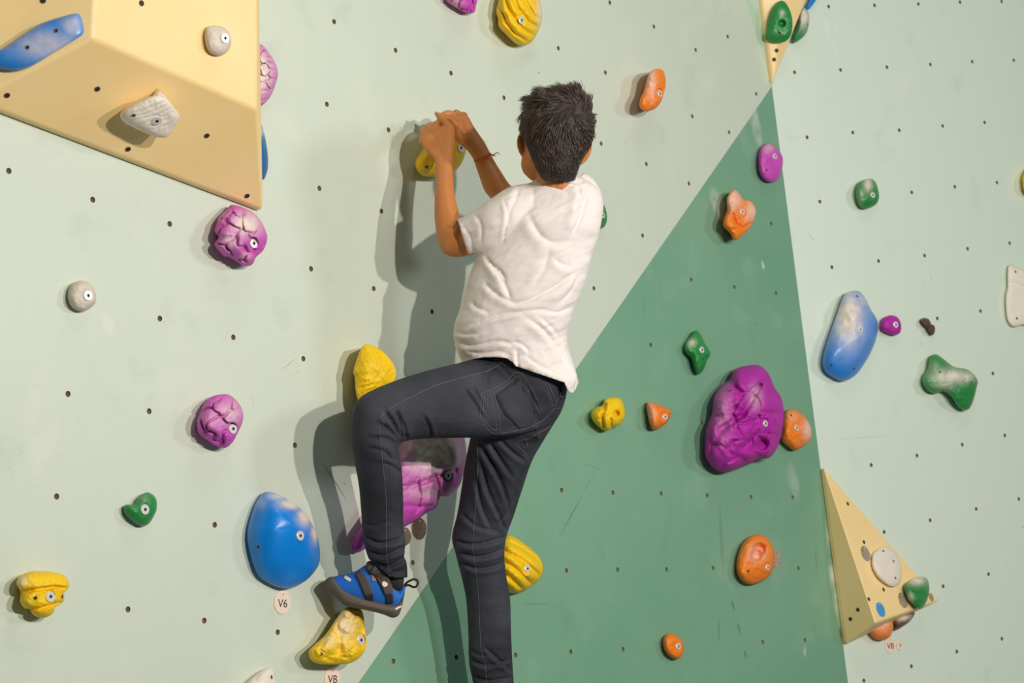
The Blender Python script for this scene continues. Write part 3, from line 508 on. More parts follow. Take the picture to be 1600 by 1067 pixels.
def tube(pts, rad, n=12, sub=4, world=False, caps=True, flat=1.0):
    Q = [list(p if world else W(*p)) + [r] for p, r in zip(pts, rad)]
    Q = catmull(np.array(Q), False, sub); pos = [Vector(q[:3]) for q in Q]; R = []
    up = None
    for i, p in enumerate(pos):
        t = (pos[min(i + 1, len(pos) - 1)] - pos[max(i - 1, 0)]).normalized()
        if up is None: up = t.orthogonal().normalized()
        up = (up - t * up.dot(t)).normalized(); w_ = t.cross(up); r = Q[i][3]
        R.append([p + (up * math.cos(2 * math.pi * k / n) + w_ * flat * math.sin(2 * math.pi * k / n)) * r for k in range(n)])
    if caps:
        def cap(R, r):
            c0_ = sum(R[0], Vector()) / n; c1_ = sum(R[1], Vector()) / n; d = (c0_ - c1_).normalized() * r
            return [[c0_ + (p - c0_) * math.sqrt(1 - a * a) + d * a for p in R[0]] for a in (.4, .75, .95)]
        R = cap(R, rad[0])[::-1] + R + cap(R[::-1], rad[-1])
    return rings_to_mesh(R)
def merge(parts):
    vs, fs = [], []
    for v, f in parts:
        k = len(vs); vs += list(v); fs += [tuple(i + k for i in g) for g in f]
    return vs, fs
def remesh(parts, voxel, smooth=3, fac=.5):
    me = bpy.data.meshes.new('t'); vs, fs = merge(parts); me.from_pydata([tuple(v) for v in vs], [], fs)
    bm = bmesh.new(); bm.from_mesh(me); 
    bmesh.ops.recalc_face_normals(bm, faces=bm.faces); bm.to_mesh(me); bm.free()
    o = bpy.data.objects.new('t', me); COL.objects.link(o)
    m = o.modifiers.new('r', 'REMESH'); m.mode = 'VOXEL'; m.voxel_size = voxel; m.use_smooth_shade = True
    if smooth: s_ = o.modifiers.new('s', 'SMOOTH'); s_.iterations = smooth; s_.factor = fac
    bpy.context.view_layer.update(); dg = bpy.context.evaluated_depsgraph_get(); me2 = bpy.data.meshes.new_from_object(o.evaluated_get(dg))
    V = np.empty(len(me2.vertices) * 3); me2.vertices.foreach_get('co', V); V = V.reshape(-1, 3)
    Fc = [tuple(p.vertices) for p in me2.polygons]
    bpy.data.objects.remove(o); bpy.data.meshes.remove(me2)
    return V, Fc
def normals(V, Fc):
    me = bpy.data.meshes.new('t'); me.from_pydata(V.tolist(), [], Fc); me.update()
    N = np.empty(len(V) * 3); me.vertices.foreach_get('normal', N); bpy.data.meshes.remove(me); return N.reshape(-1, 3)
def wrinkle(V, Fc, folds, ws=1.0, am=1.0, crumple=None):
    N = normals(V, Fc); P = proj(V); view = V - np.array(camo.location); view /= np.linalg.norm(view, axis=1)[:, None]
    face = np.clip(-(N * view).sum(1) * 2.5 + .1, 0, 1); d = np.zeros(len(V))
    for (pl, w_, amp) in folds:
        w_ = w_ * ws; amp = amp * am
        pl = catmull(np.array(pl, float), False, 5); L_ = len(pl) - 1; best = np.full(len(V), 1e9); sg = np.zeros(len(V)); tt_ = np.zeros(len(V))
        for k, (a_, b_) in enumerate(zip(pl[:-1], pl[1:])):
            ab = b_ - a_; q = P - a_; t = np.clip((q @ ab) / (ab @ ab + 1e-9), 0, 1); r = q - t[:, None] * ab; dd = np.hypot(*r.T)
            cr = ab[0] * q[:, 1] - ab[1] * q[:, 0]; m_ = dd < best
            best[m_] = dd[m_]; sg[m_] = np.sign(cr[m_]); tt_[m_] = (k + t[m_]) / L_
        s_ = best * sg; taper = np.clip(np.sin(math.pi * np.clip(tt_, .02, .98)) * 1.6, 0, 1)
        d += amp * taper * (-np.exp(-(best / w_) ** 1.5) + .55 * np.exp(-(np.abs(s_ - 2.6 * w_) / (2.3 * w_)) ** 2))
    if crumple:
        an, cs_ = crumple; ca, sa = math.cos(math.radians(an)), math.sin(math.radians(an)); X = P[:, 0] * ca + P[:, 1] * sa; Y = -P[:, 0] * sa + P[:, 1] * ca
        X = X + 18 * vnoise(X * .02, Y * .02)
        d += cs_ * (vnoise(X * .02, Y * .07) * 2.2 + (.5 - np.abs(vnoise(X * .03 + 9, Y * .12))) * 1.0 + vnoise(X * .08, Y * .25) * .5)
    return V + N * (d * face)[:, None]
def cut(V, Fc, g, grad):
    P = proj(V); gv = np.array([g(p) for p in P]); keep = gv <= 0
    F2 = [f for f in Fc if all(keep[i] for i in f)]
    used = sorted({i for f in F2 for i in f}); idx = {o_: k for k, o_ in enumerate(used)}
    cnt = {}
    for f in F2:
        for i in range(len(f)):
            e_ = tuple(sorted((f[i], f[(i + 1) % len(f)]))); cnt[e_] = cnt.get(e_, 0) + 1
    bd = {i for e_, c in cnt.items() if c == 1 for i in e_}
    par = {i: i for i in used}
    def find(a):
        while par[a] != a: par[a] = par[par[a]]; a = par[a]
        return a
    for f in F2:
        for k in range(1, len(f)): par[find(f[k])] = find(f[0])
    roots = [find(f[0]) for f in F2]; best = max(set(roots), key=roots.count); F2 = [f for f, r_ in zip(F2, roots) if r_ == best]
    used = sorted({i for f in F2 for i in f}); idx = {o_: k for k, o_ in enumerate(used)}
    V = V.copy(); Z = w2cam(V)[:, 2]
    for i in bd:
        if -9 < gv[i] <= 0:
            q = P[i] - gv[i] * np.array(grad); V[i] = np.array(W(q[0], q[1], Z[i]))
    return V[used], [tuple(idx[i] for i in f) for f in F2]
def surf(name, V, Fc, m, parent=person, thick=0, off=1):
    o = mk(name, V.tolist() if hasattr(V, 'tolist') else V, Fc, m, parent)
    if thick: s_ = o.modifiers.new('solid', 'SOLIDIFY'); s_.thickness = thick; s_.offset = off
    return o
def bvh(V, Fc): return BVHTree.FromPolygons([tuple(v) for v in V], Fc)
def hit(tree, px, py, off=0.0):
    o_ = Vector(camo.location); d = (W(px, py, 4) - o_).normalized(); r = tree.ray_cast(o_, d)
    if r[0] is None:
        q = tree.find_nearest(W(px, py, 4.2)); return q[0] + q[1] * off
    return r[0] + r[1] * off * (1 if r[1].dot(d) < 0 else -1)
def threads(name, tree, lines, rad, m, parent, off=.0004, step=4):
    parts = []
    for pl in lines:
        c = catmull(np.array(pl, float), False, 5); ln = np.hypot(*np.diff(c, axis=0).T).sum(); k = max(3, int(ln / step))
        s_ = np.r_[0, np.cumsum(np.hypot(*np.diff(c, axis=0).T))]; ts = np.linspace(0, s_[-1], k)
        pts = [hit(tree, np.interp(t, s_, c[:, 0]), np.interp(t, s_, c[:, 1]), off) for t in ts]
        parts.append(tube(pts, [rad] * len(pts), n=5, sub=1, world=True, caps=False))
    vs, fs = merge(parts); return mk(name, vs, fs, m, parent)
def patch(name, tree, center, widths, off, m, parent, thick=.0015, nw=7):
    c = catmull(np.array([list(a) + [b] for a, b in zip(center, widths)], float), False, 6); vs, fs = [], []
    for i in range(len(c)):
        t = c[min(i + 1, len(c) - 1)][:2] - c[max(i - 1, 0)][:2]; t /= np.linalg.norm(t) + 1e-9; nn = np.array([-t[1], t[0]])
        for k in range(nw):
            q = c[i][:2] + nn * c[i][2] * (k / (nw - 1) - .5); vs.append(hit(tree, q[0], q[1], off))
    for i in range(len(c) - 1):
        for k in range(nw - 1): fs.append((i * nw + k, i * nw + k + 1, (i + 1) * nw + k + 1, (i + 1) * nw + k))
    o = mk(name, vs, fs, m, parent); s_ = o.modifiers.new('solid', 'SOLIDIFY'); s_.thickness = thick; s_.offset = 0; return o

ZH = 4.27
# ---- body (one continuous skin)
larm = [(800, 385, 806, 300, 4.25, .045), (775, 387, 772, 318, 4.25, .04), (752, 393, 748, 334, 4.26, .036), (734, 399, 728, 346, 4.275, .035), (712, 402, 724, 351, 4.285, .034), (692, 395, 722, 345, 4.29, .033), (683, 373, 718, 338, 4.30, .032), (679, 342, 716, 328, 4.315, .031), (679, 312, 711, 308, 4.33, .029), (680, 285, 708.5, 283, 4.35, .025), (680, 262, 708, 260, 4.37, .020), (677, 247, 708.5, 244, 4.385, .018), (667, 238, 710, 230, 4.40, .018), (659, 225, 711.5, 215, 4.415, .018), (658, 211, 710, 203, 4.43, .017), (665, 201, 703, 197, 4.437, .013)]
def fg(pts, r): return tube(pts, [x * 1.44e-3 for x in r], n=12, sub=5)
fing_l = [fg([(665, 224, 4.425), (660, 221, 4.44), (662, 216, 4.475), (670, 214, 4.495)], [6, 6.4, 5.6, 4.6]),
          fg([(668, 214, 4.43), (661.5, 209, 4.445), (665, 203, 4.485), (674, 205, 4.505)], [6.5, 6.8, 6, 5]),
          fg([(674, 206, 4.435), (668, 200, 4.45), (673, 196, 4.49), (681, 200, 4.51)], [6.5, 6.8, 6, 5]),
          fg([(683, 203, 4.435), (679.5, 196.5, 4.45), (684, 194, 4.49), (690, 199, 4.51)], [6.5, 6.5, 6, 5]),
          fg([(701, 215, 4.42), (703, 203, 4.43), (699, 195, 4.44), (691, 187.5, 4.45), (685.5, 182, 4.46)], [9, 8.2, 6.8, 6.2, 4.6])]
rarm = [(880, 360, 925, 345, 4.42, .045), (845, 372, 868, 330, 4.42, .04), (800, 352, 838, 322, 4.42, .036), (781, 330, 824, 310, 4.43, .034), (768, 312, 808, 297, 4.44, .031), (757, 298, 795.5, 287, 4.45, .029), (750, 279, 783, 268, 4.46, .025), (744, 262, 773, 252, 4.47, .021), (739, 248, 765, 237, 4.475, .018), (729, 234, 757, 222, 4.48, .018), (717, 225, 747.5, 208, 4.485, .019), (707, 213, 739, 195, 4.49, .019), (701, 200, 731, 181, 4.495, .018), (700, 187, 720, 175.5, 4.50, .014)]
fing_r = [fg([(722, 186, 4.495), (725, 180.5, 4.505), (722, 182, 4.54), (714, 194, 4.55)], [6.8, 6.2, 5.6, 4.6]),
          fg([(714, 184, 4.495), (714, 177, 4.505), (711, 178, 4.54), (706, 190, 4.55)], [7, 6.2, 5.6, 4.6]),
          fg([(714, 188, 4.485), (706, 178.5, 4.485), (696, 177.5, 4.48), (689, 184, 4.475)], [6.5, 6, 5.2, 4.2]),
          fg([(713, 196, 4.475), (704, 186, 4.468), (697.5, 183.5, 4.462), (692, 190, 4.455)], [6.5, 5.8, 5, 4.2]),
          fg([(700, 186, 4.49), (690, 181, 4.48), (683.5, 179, 4.475), (682, 177, 4.472)], [5.5, 4.6, 4.2, 3.6])]
skull = loft([(850, 156, 893, 155, 4.28, .05), (832, 166, 912, 160, 4.28, .082), (820, 182, 921, 180, 4.28, .094), (818, 205, 922, 203, 4.285, .098), (817, 228, 919, 226, 4.29, .097), (815.5, 245, 914, 243, 4.295, .09), (814, 258, 905, 256, 4.305, .078), (818, 270, 897, 270, 4.31, .065), (828, 280, 893, 280, 4.305, .05)], c0=.006, c1=.01)
neck = loft([(838, 255, 900, 255, 4.27, .055), (838, 275, 901, 275, 4.27, .055), (838, 292, 902, 294, 4.275, .058), (830, 312, 908, 312, 4.29, .06)])
ears = [tube([(817, 209, ZH - .012), (813, 218, ZH - .014), (813.5, 232, ZH - .012), (818, 246, ZH - .004)], [.007, .0095, .0085, .004], flat=.6),
        tube([(920, 222, ZH + .01), (921, 232, ZH + .01), (916, 246, ZH + .012), (909, 256, ZH + .015)], [.005, .0075, .0065, .004], flat=.6)]
face = [tube([(850, 212, 4.375), (847, 226, 4.388), (846, 234, 4.395)], [.007, .010, .012]), tube([(838, 253, 4.36), (848, 255, 4.37), (858, 253, 4.366)], [.006, .008, .006]), tube([(830, 207, 4.36), (850, 205, 4.375), (872, 206, 4.37)], [.006, .008, .006])]
torso_b = [(835, 292, 918, 296, 4.30, .05), (800, 310, 930, 312, 4.31, .075), (780, 345, 930, 345, 4.30, .09), (760, 400, 918, 395, 4.29, .09), (745, 450, 905, 445, 4.28, .088), (735, 500, 888, 495, 4.28, .085), (738, 545, 878, 550, 4.29, .085), (755, 600, 875, 610, 4.30, .085), (770, 640, 862, 650, 4.31, .08)]
thigh = [(845, 688, 815, 580, 4.29, .095), (795, 686, 765, 558, 4.25, .088), (740, 684, 715, 567.5, 4.20, .08), (695, 684.5, 675, 577, 4.16, .074), (655, 686, 628, 591, 4.13, .068), (630, 690, 585, 608, 4.105, .062), (624, 694, 560, 624, 4.095, .058), (623, 699, 549, 652, 4.09, .056), (624, 710, 548.5, 685, 4.09, .055), (628, 735, 554, 722, 4.10, .052), (630, 775, 561, 762, 4.12, .048), (630.5, 823, 566, 823, 4.135, .044), (634, 848, 569, 850, 4.14, .043), (631, 866, 575, 870, 4.145, .042), (636, 884, 583, 884, 4.15, .041), (637, 903, 592, 900, 4.155, .04), (640, 920, 602, 920, 4.16, .04)]
pelvis = [(738, 548, 884, 575, 4.29, .10), (742, 575, 886, 600, 4.295, .105), (752, 605, 884.5, 620, 4.30, .108), (765, 635, 876, 645, 4.31, .105), (770, 660, 861, 668, 4.32, .10), (765, 685, 848, 690, 4.33, .092)]
rleg = [(745, 645, 874, 648, 4.32, .10), (738, 668, 862, 668, 4.33, .098), (734, 688, 847, 692, 4.335, .094), (727, 722, 830.5, 722, 4.345, .085), (720, 770, 815, 768, 4.35, .074), (714, 805, 803, 805, 4.35, .064), (706, 838, 792, 836, 4.345, .058), (711, 862, 788, 862, 4.345, .055), (719, 893, 790, 893, 4.355, .052), (728, 935, 797, 935, 4.365, .05), (731.5, 985, 798.5, 985, 4.37, .047), (733, 1035, 801, 1040, 4.375, .044), (740, 1070, 803, 1075, 4.38, .043), (745, 1110, 800, 1112, 4.38, .042), (745, 1130, 800, 1130, 4.38, .042)]
core = lambda s_, k: loft(s_, shrink=k)
lfoot = loft([(612, 870, 592, 878, 4.165, .024), (612, 898, 590, 903, 4.168, .024), (618, 932, 575, 918, 4.168, .024), (560, 915, 555, 935, 4.165, .025), (530, 912, 530, 928, 4.16, .02)])
rfoot = loft([(790, 1080, 750, 1085, 4.38, .03), (795, 1125, 755, 1120, 4.38, .03), (795, 1150, 745, 1130, 4.38, .03), (725, 1130, 720, 1150, 4.38, .025), (705, 1125, 705, 1140, 4.38, .02)])
bV, bF = remesh([loft(larm, n=32), loft(rarm, n=32), skull, neck, core(torso_b, .9), core(thigh[:-1], .78), core(pelvis, .85), core(rleg, .78), lfoot, rfoot] + ears + face + fing_l + fing_r, .0032, 3, .5)
K = lambda pl, w_, a_: (pl, w_, a_)
bV = wrinkle(bV, bF, [K([(686, 203), (692, 216), (694, 230)], 2.0, .0009), K([(676, 207), (684, 222), (689, 236)], 2.2, .0009), K([(720, 186), (724, 200), (733, 214)], 2.2, .0012), K([(712, 190), (719, 206), (727, 220)], 2, .001),
    K([(703, 199), (709, 212), (707, 230)], 2.4, .0016), K([(694, 352), (706, 357), (716, 350)], 2.4, .0016), K([(738, 246), (750, 250), (765, 240)], 1.5, .001), K([(814, 214), (818, 228), (817, 242)], 1.6, .002)])
body = surf('body', bV, bF, SKIN)
for (x, y) in ((834, 216), (866, 216)):
    v, f = tube([(x, y, 4.372), (x + .5, y, 4.3725)], [.011, .011], n=16); mk('eye', v, f, EYEW, body)
    v, f = tube([(x, y, 4.380), (x + .3, y, 4.3803)], [.0046, .0046], n=12); mk('pupil', v, f, INK, body)

# ---- hair: short dark, whorl at the crown
hsec = [(858, 139, 890, 139, 4.275, .03), (840, 143, 904, 142, 4.272, .06), (827, 152, 915, 151, 4.27, .088), (819, 166, 923, 166, 4.268, .102), (815.5, 184, 927.5, 184, 4.268, .108), (814, 203, 928, 201, 4.265, .106), (819, 215, 926, 215, 4.258, .098), (825, 231, 920, 231, 4.25, .088), (831, 247, 911, 246, 4.24, .074), (838, 262, 904, 261, 4.23, .06), (845, 275, 900, 274, 4.228, .05), (850, 281, 897, 282, 4.228, .045)]
hV, hF = remesh([loft(hsec, n=36, c0=.004)], .004, 2)
hN = normals(hV, hF); hp = proj(hV)
hV = hV + hN * (vnoise(hp[:, 0] * .12, hp[:, 1] * .12 + 5) * .005 + vnoise(hp[:, 0] * .3, hp[:, 1] * .3) * .003)[:, None] * np.clip((260 - hp[:, 1]) / 90, 0, 1)[:, None]
hV = hV - hN * (np.exp(-(((hp[:, 0] - 903) / 8) ** 2 + ((hp[:, 1] - 175) / 9) ** 2)) * .009)[:, None]
hair = surf('hair', hV, hF, HAIRB)
ht = bvh(hV, hF); wh = hit(ht, 901, 177)
rs = np.random.RandomState(11); hv, hf = [], []
hN = normals(hV, hF); idx = rs.choice(len(hV), 7500)
for i in idx:
    p = Vector(hV[i]) + Vector((rs.rand(3) - .5) * .004); n = Vector(hN[i]); px_, py_ = proj(p)[0]
    out = p - wh; dist = out.length; t = (out - n * out.dot(n))
    if t.length < 1e-5 or dist < .012 + .007 * rs.rand(): continue
    t.normalize(); sw = math.radians(62) * math.exp(-dist / .05) + math.radians(14)
    t = Matrix.Rotation(sw, 3, n) @ t
    down = Vector((0, 0, -1)); down = (down - n * down.dot(n)); low = min(1, max(0, (py_ - 192) / 50)); t = (t * (1 - .7 * low) + down * .7 * low).normalized()
    cl_ = [float(vnoise(px_ * .13 + 20 * k, py_ * .13 + 7 * k)) for k in (0, 1, 2)]; t = (t + Vector(cl_) * .8 * (1 - .6 * low) + Vector((rs.rand(3) - .5) * .2)).normalized()
    ln = (.020 + .012 * rs.rand()) * (1 - .72 * low); lift = (.12 + .3 * cl_[0]) * (1 - .6 * low) + (.5 * rs.rand() ** 6 if py_ < 160 else 0)
    if py_ > 268: ln *= .6
    q = [p - n * .002, p + t * ln * .35 + n * ln * lift * .5, p + t * ln * .7 + n * ln * lift * .65, p + t * ln + n * ln * lift * .55]
    # follow the skull
    for k in (2, 3):
        nr = ht.find_nearest(q[k]); 
        if nr[0] is not None and (q[k] - nr[0]).dot(nr[1]) < .0012: q[k] = nr[0] + nr[1] * .0018
    sd = t.cross(n).normalized(); w_ = .0005 + .0004 * rs.rand(); b0 = len(hv)
    for k, ww in enumerate((1, 1, .75, .1)):
        hv += [q[k] + sd * w_ * ww, q[k] - sd * w_ * ww, q[k] + n * w_ * ww]
    for k in range(3):
        for j in range(3): hf.append((b0 + k * 3 + j, b0 + k * 3 + (j + 1) % 3, b0 + k * 3 + 3 + (j + 1) % 3, b0 + k * 3 + 3 + j))
st_ = mk('hair_strands', hv, hf, HAIRM, hair); st_['kind'] = 'stuff'

# ---- t-shirt
tsec = [(842, 281, 905, 276, 4.285, .055), (824, 287, 926, 288, 4.295, .07), (800, 298, 939, 304, 4.30, .085), (786, 318, 943, 324, 4.30, .097), (775, 345, 939, 350, 4.29, .102), (760, 375, 932, 380, 4.29, .104), (745, 402, 924, 405, 4.285, .104), (731, 437, 915.5, 437, 4.28, .104), (720.5, 476, 902, 474, 4.28, .106), (710, 508, 891, 505, 4.28, .108), (709, 530, 886, 530, 4.285, .111), (714, 548, 890, 550, 4.29, .115), (722, 568, 897, 570, 4.29, .118), (728, 590, 903, 592, 4.29, .12), (732, 615, 906, 612, 4.29, .122), (735, 640, 908, 630, 4.29, .122)]
ssec = [(722, 404, 702, 345, 4.28, .05), (731, 397, 714.5, 343, 4.278, .051), (747, 394, 741, 329, 4.265, .055), (765, 390, 766, 311, 4.255, .062), (790, 384, 797, 291.5, 4.26, .07), (825, 375, 832, 286, 4.28, .075)]
rsh = [(905, 300, 925, 274, 4.36, .03), (920, 325, 940, 290, 4.38, .06), (915, 350, 935, 310, 4.41, .06)]
sV, sF = remesh([loft(tsec, n=40, c0=.004), loft(ssec, n=32), loft([(895, 290, 912, 270, 4.33, .03), (905, 300, 928, 281, 4.35, .05), (912, 330, 941, 308, 4.37, .06), (905, 360, 930, 340, 4.37, .06)])], .0033, 8, .5)
SF = [K([(756, 398), (768, 412), (782, 424), (792, 440)], 3.5, .006), K([(764, 408), (782, 432), (792, 452), (799, 470)], 4.5, .006), K([(825, 331), (836, 355), (850, 372), (870, 380), (892, 374)], 6, .006), K([(917, 292), (914, 320), (903, 348), (893, 366)], 5, .008), K([(903, 288), (905, 312), (897, 335)], 4, .005),
      K([(866, 405), (880, 414), (892, 415)], 4, .005), K([(797, 473), (820, 472), (845, 460), (870, 447), (902, 420)], 4.5, .007), K([(731, 510), (752, 503), (771, 495), (797, 489), (818, 486)], 3.2, .008), K([(815, 486), (845, 484), (872, 488), (894, 478)], 3, .004),
      K([(714, 530), (730, 540), (750, 538), (782, 533), (808, 541)], 3.5, .006), K([(800, 534), (815, 538), (828, 550)], 2.6, .006), K([(822, 496), (845, 512), (862, 530), (878, 556), (886, 578)], 4.5, .008), K([(842, 495), (865, 515), (880, 540)], 4, .004),
      K([(882, 540), (893, 562), (902, 588), (900, 610)], 3.5, .008), K([(756, 440), (770, 455), (790, 468), (812, 476)], 4, .005), K([(735, 470), (745, 480), (765, 488)], 3.5, .005), K([(728, 548), (750, 552), (780, 550), (800, 556)], 2.8, .005), K([(808, 548), (808, 562), (812, 576)], 2.6, .006),
      K([(787, 312), (793, 335), (789, 360), (786, 378)], 2.2, .004), K([(812, 290), (806, 310), (797, 330), (794, 356)], 4, .004), K([(845, 288), (868, 292), (890, 303)], 3, .003), K([(820, 555), (845, 572), (872, 585)], 3, .004), K([(903, 430), (888, 458), (868, 478)], 4, .004),
      K([(742, 335), (752, 352), (752, 380)], 3.5, .0025), K([(722, 350), (735, 372), (740, 394)], 3, .002), K([(860, 385), (850, 420), (832, 448)], 6, .004), K([(705, 515), (725, 522), (748, 520)], 3, .005)]
sV = wrinkle(sV, sF, SF, .72, 1.0, (-25, .0034))
hemp = np.array([(700, 566), (712, 567), (724, 566.5), (740, 561), (754, 558), (775, 558), (791, 559), (801, 566), (807, 572), (830, 580), (860, 590), (883, 597.5), (886, 606), (890, 613.5), (897, 613.5), (905, 597), (915, 590)])
sV, sF = cut(sV, sF, lambda p: (p[1] - np.interp(p[0], hemp[:, 0], hemp[:, 1])) if p[1] > 480 else -50, (0, 1))
dl = np.array([714.5 - 731, 343 - 397.0]); dl /= np.linalg.norm(dl); nl = np.array([dl[1], -dl[0]])
if nl[0] > 0: nl = -nl
sV, sF = cut(sV, sF, lambda p: float((p - np.array((731, 397))) @ nl) if p[0] < 760 and p[1] < 401 else -50, tuple(nl))
shirt = surf('t_shirt', sV, sF, SHIRT, thick=.0025, off=-1)
stree = bvh(sV, sF)
threads('collar', stree, [[(833, 284), (845, 281.5), (868, 281.5), (890, 285.5), (905, 289), (913, 286)]], .0022, SHIRT, shirt, off=.0008)
threads('collar_seam', stree, [[(836, 287), (848, 286), (868, 287), (888, 291), (904, 294)]], .0005, SHIRT, shirt, off=.0002)
threads('hem_seam', stree, [[(808, 568), (830, 575.5), (860, 585), (883, 592.5)]], .0004, SHIRT, shirt, off=.0001)
threads('sleeve_seam', stree, [[(718, 345), (735, 395)]], .0004, SHIRT, shirt, off=.0001)

# ---- jeans
jV, jF = remesh([loft(thigh, n=36), loft(pelvis, n=36), loft(rleg, n=36), loft([(742, 560, 884, 585, 4.29, .10), (736, 540, 880, 560, 4.29, .10)], n=36)], .0034, 3, .5)
JF = [K([(624, 684), (614, 660), (600, 641)], 2.6, .006), K([(627, 684), (625, 660), (618, 641)], 2.6, .006), K([(622, 688), (604, 668), (588, 661)], 2.6, .005), K([(622, 694), (600, 684), (575, 686)], 3, .004), K([(675, 685), (670, 665), (662, 650)], 2.2, .004), K([(636, 686), (632, 670), (628, 655)], 2.4, .004),
      K([(757, 655), (742, 630), (724, 604)], 2.2, .004), K([(762, 648), (748, 622), (738, 600)], 2, .003), K([(748, 690), (768, 725), (788, 765), (798, 805)], 3, .007), K([(762, 688), (785, 722), (806, 752)], 3, .006), K([(780, 686), (800, 706), (822, 722)], 2.6, .005), K([(750, 715), (762, 765), (785, 815), (792, 832)], 3, .006), K([(745, 740), (752, 790), (770, 830)], 2.8, .004),
      K([(706, 842), (730, 850), (760, 848), (790, 838)], 2.8, .006), K([(712, 860), (740, 870), (770, 866), (788, 856)], 2.8, .006), K([(717, 876), (742, 888), (770, 886), (790, 876)], 2.6, .005), K([(720, 800), (745, 822), (780, 830)], 3, .004), K([(735, 1030), (760, 1040), (800, 1030)], 2.4, .005), K([(738, 1056), (765, 1064), (802, 1058)], 2.4, .006), K([(756, 1010), (778, 1030), (802, 1050)], 2.6, .005), K([(733, 1012), (745, 1022), (765, 1024)], 2.2, .003),
      K([(567, 835), (590, 848), (615, 846), (632, 838)], 2.8, .006), K([(574, 858), (595, 868), (618, 862), (633, 853)], 2.6, .006), K([(585, 876), (600, 885), (620, 880), (635, 868)], 2.4, .006), K([(566, 815), (585, 822), (608, 812)], 2.6, .003), K([(612, 720), (600, 705), (575, 700)], 3, .003), K([(628, 740), (612, 728), (595, 722)], 2.6, .003),
      K([(870, 660), (840, 674), (800, 682), (765, 684)], 3.5, .007), K([(812, 585), (825, 610), (842, 640)], 2.2, .003), K([(775, 570), (762, 590), (768, 606)], 2.4, .003), K([(600, 645), (604, 700), (606, 760)], 2.5, .0012), K([(850, 600), (862, 622), (868, 645)], 2.2, .003), K([(808, 768), (795, 800), (778, 820)], 3, .004)]
jV = wrinkle(jV, jF, JF, .8, 1.45, (10, .0011))
cl = lambda p: (p[1] - np.interp(p[0], [575, 592, 617, 636, 650], [872, 888, 904, 902, 899])) if (p[0] < 660 and p[1] > 840) else -50
jV, jF = cut(jV, jF, cl, (0, 1))
jV, jF = cut(jV, jF, lambda p: p[1] - 1110, (0, 1))
jeans = surf('jeans', jV, jF, JEAN, thick=.002, off=-1)
jt = bvh(jV, jF)
threads('stitching', jt, [[(591.5, 654), (610, 638), (633, 625), (660, 612), (687, 600), (735, 587), (763, 579), (786, 566)], [(591.5, 657), (595, 689), (598, 724), (602.6, 768), (604, 806), (603.6, 857), (606, 880), (612, 898)],
    [(746, 690), (747, 727), (743, 790), (739.6, 838), (738.5, 855), (743, 889), (747, 925), (749, 957), (751.5, 1012), (758, 1036), (760, 1075)],
    [(752.4, 615), (751, 640), (752, 657), (768, 676), (781, 674), (779, 650), (770, 611), (752.4, 615)], [(756, 618), (755, 640), (756, 655), (770, 671), (777, 670)], [(765, 612), (773, 645), (776, 672)],
    [(770, 609), (790, 597), (809.7, 581), (827, 612), (844, 648)], [(774, 612), (792, 601), (808, 588)], [(814, 580), (833, 612), (848, 645)], [(824, 581), (849, 598), (858, 615), (867, 636)], [(828, 579), (853, 596), (863, 614), (870, 632)],
    [(867, 637), (846, 658), (815, 671), (781, 677)], [(880, 597), (875, 616), (867, 637), (881, 637)], [(832, 723), (820, 707), (805, 692), (822, 686), (845, 675), (867, 661)], [(828, 722), (817, 709)],
    [(612, 902), (624, 901), (634, 898)], [(740, 1104), (770, 1105), (800, 1104)]], .0005, THREAD, jeans)
patch('back_pocket', jt, [(792, 606), (812, 638), (820, 668)], [44, 50, 18], .0006, JEAN, jeans, .0012)
patch('belt_loop', jt, [(880, 598), (876, 622)], [6, 6], .0022, JEAN, jeans, .0015)
patch('cuff', jt, [(596, 886), (610, 895), (622, 898), (634, 896)], [6, 7, 9, 9], .0012, JEAN, jeans, .0012)

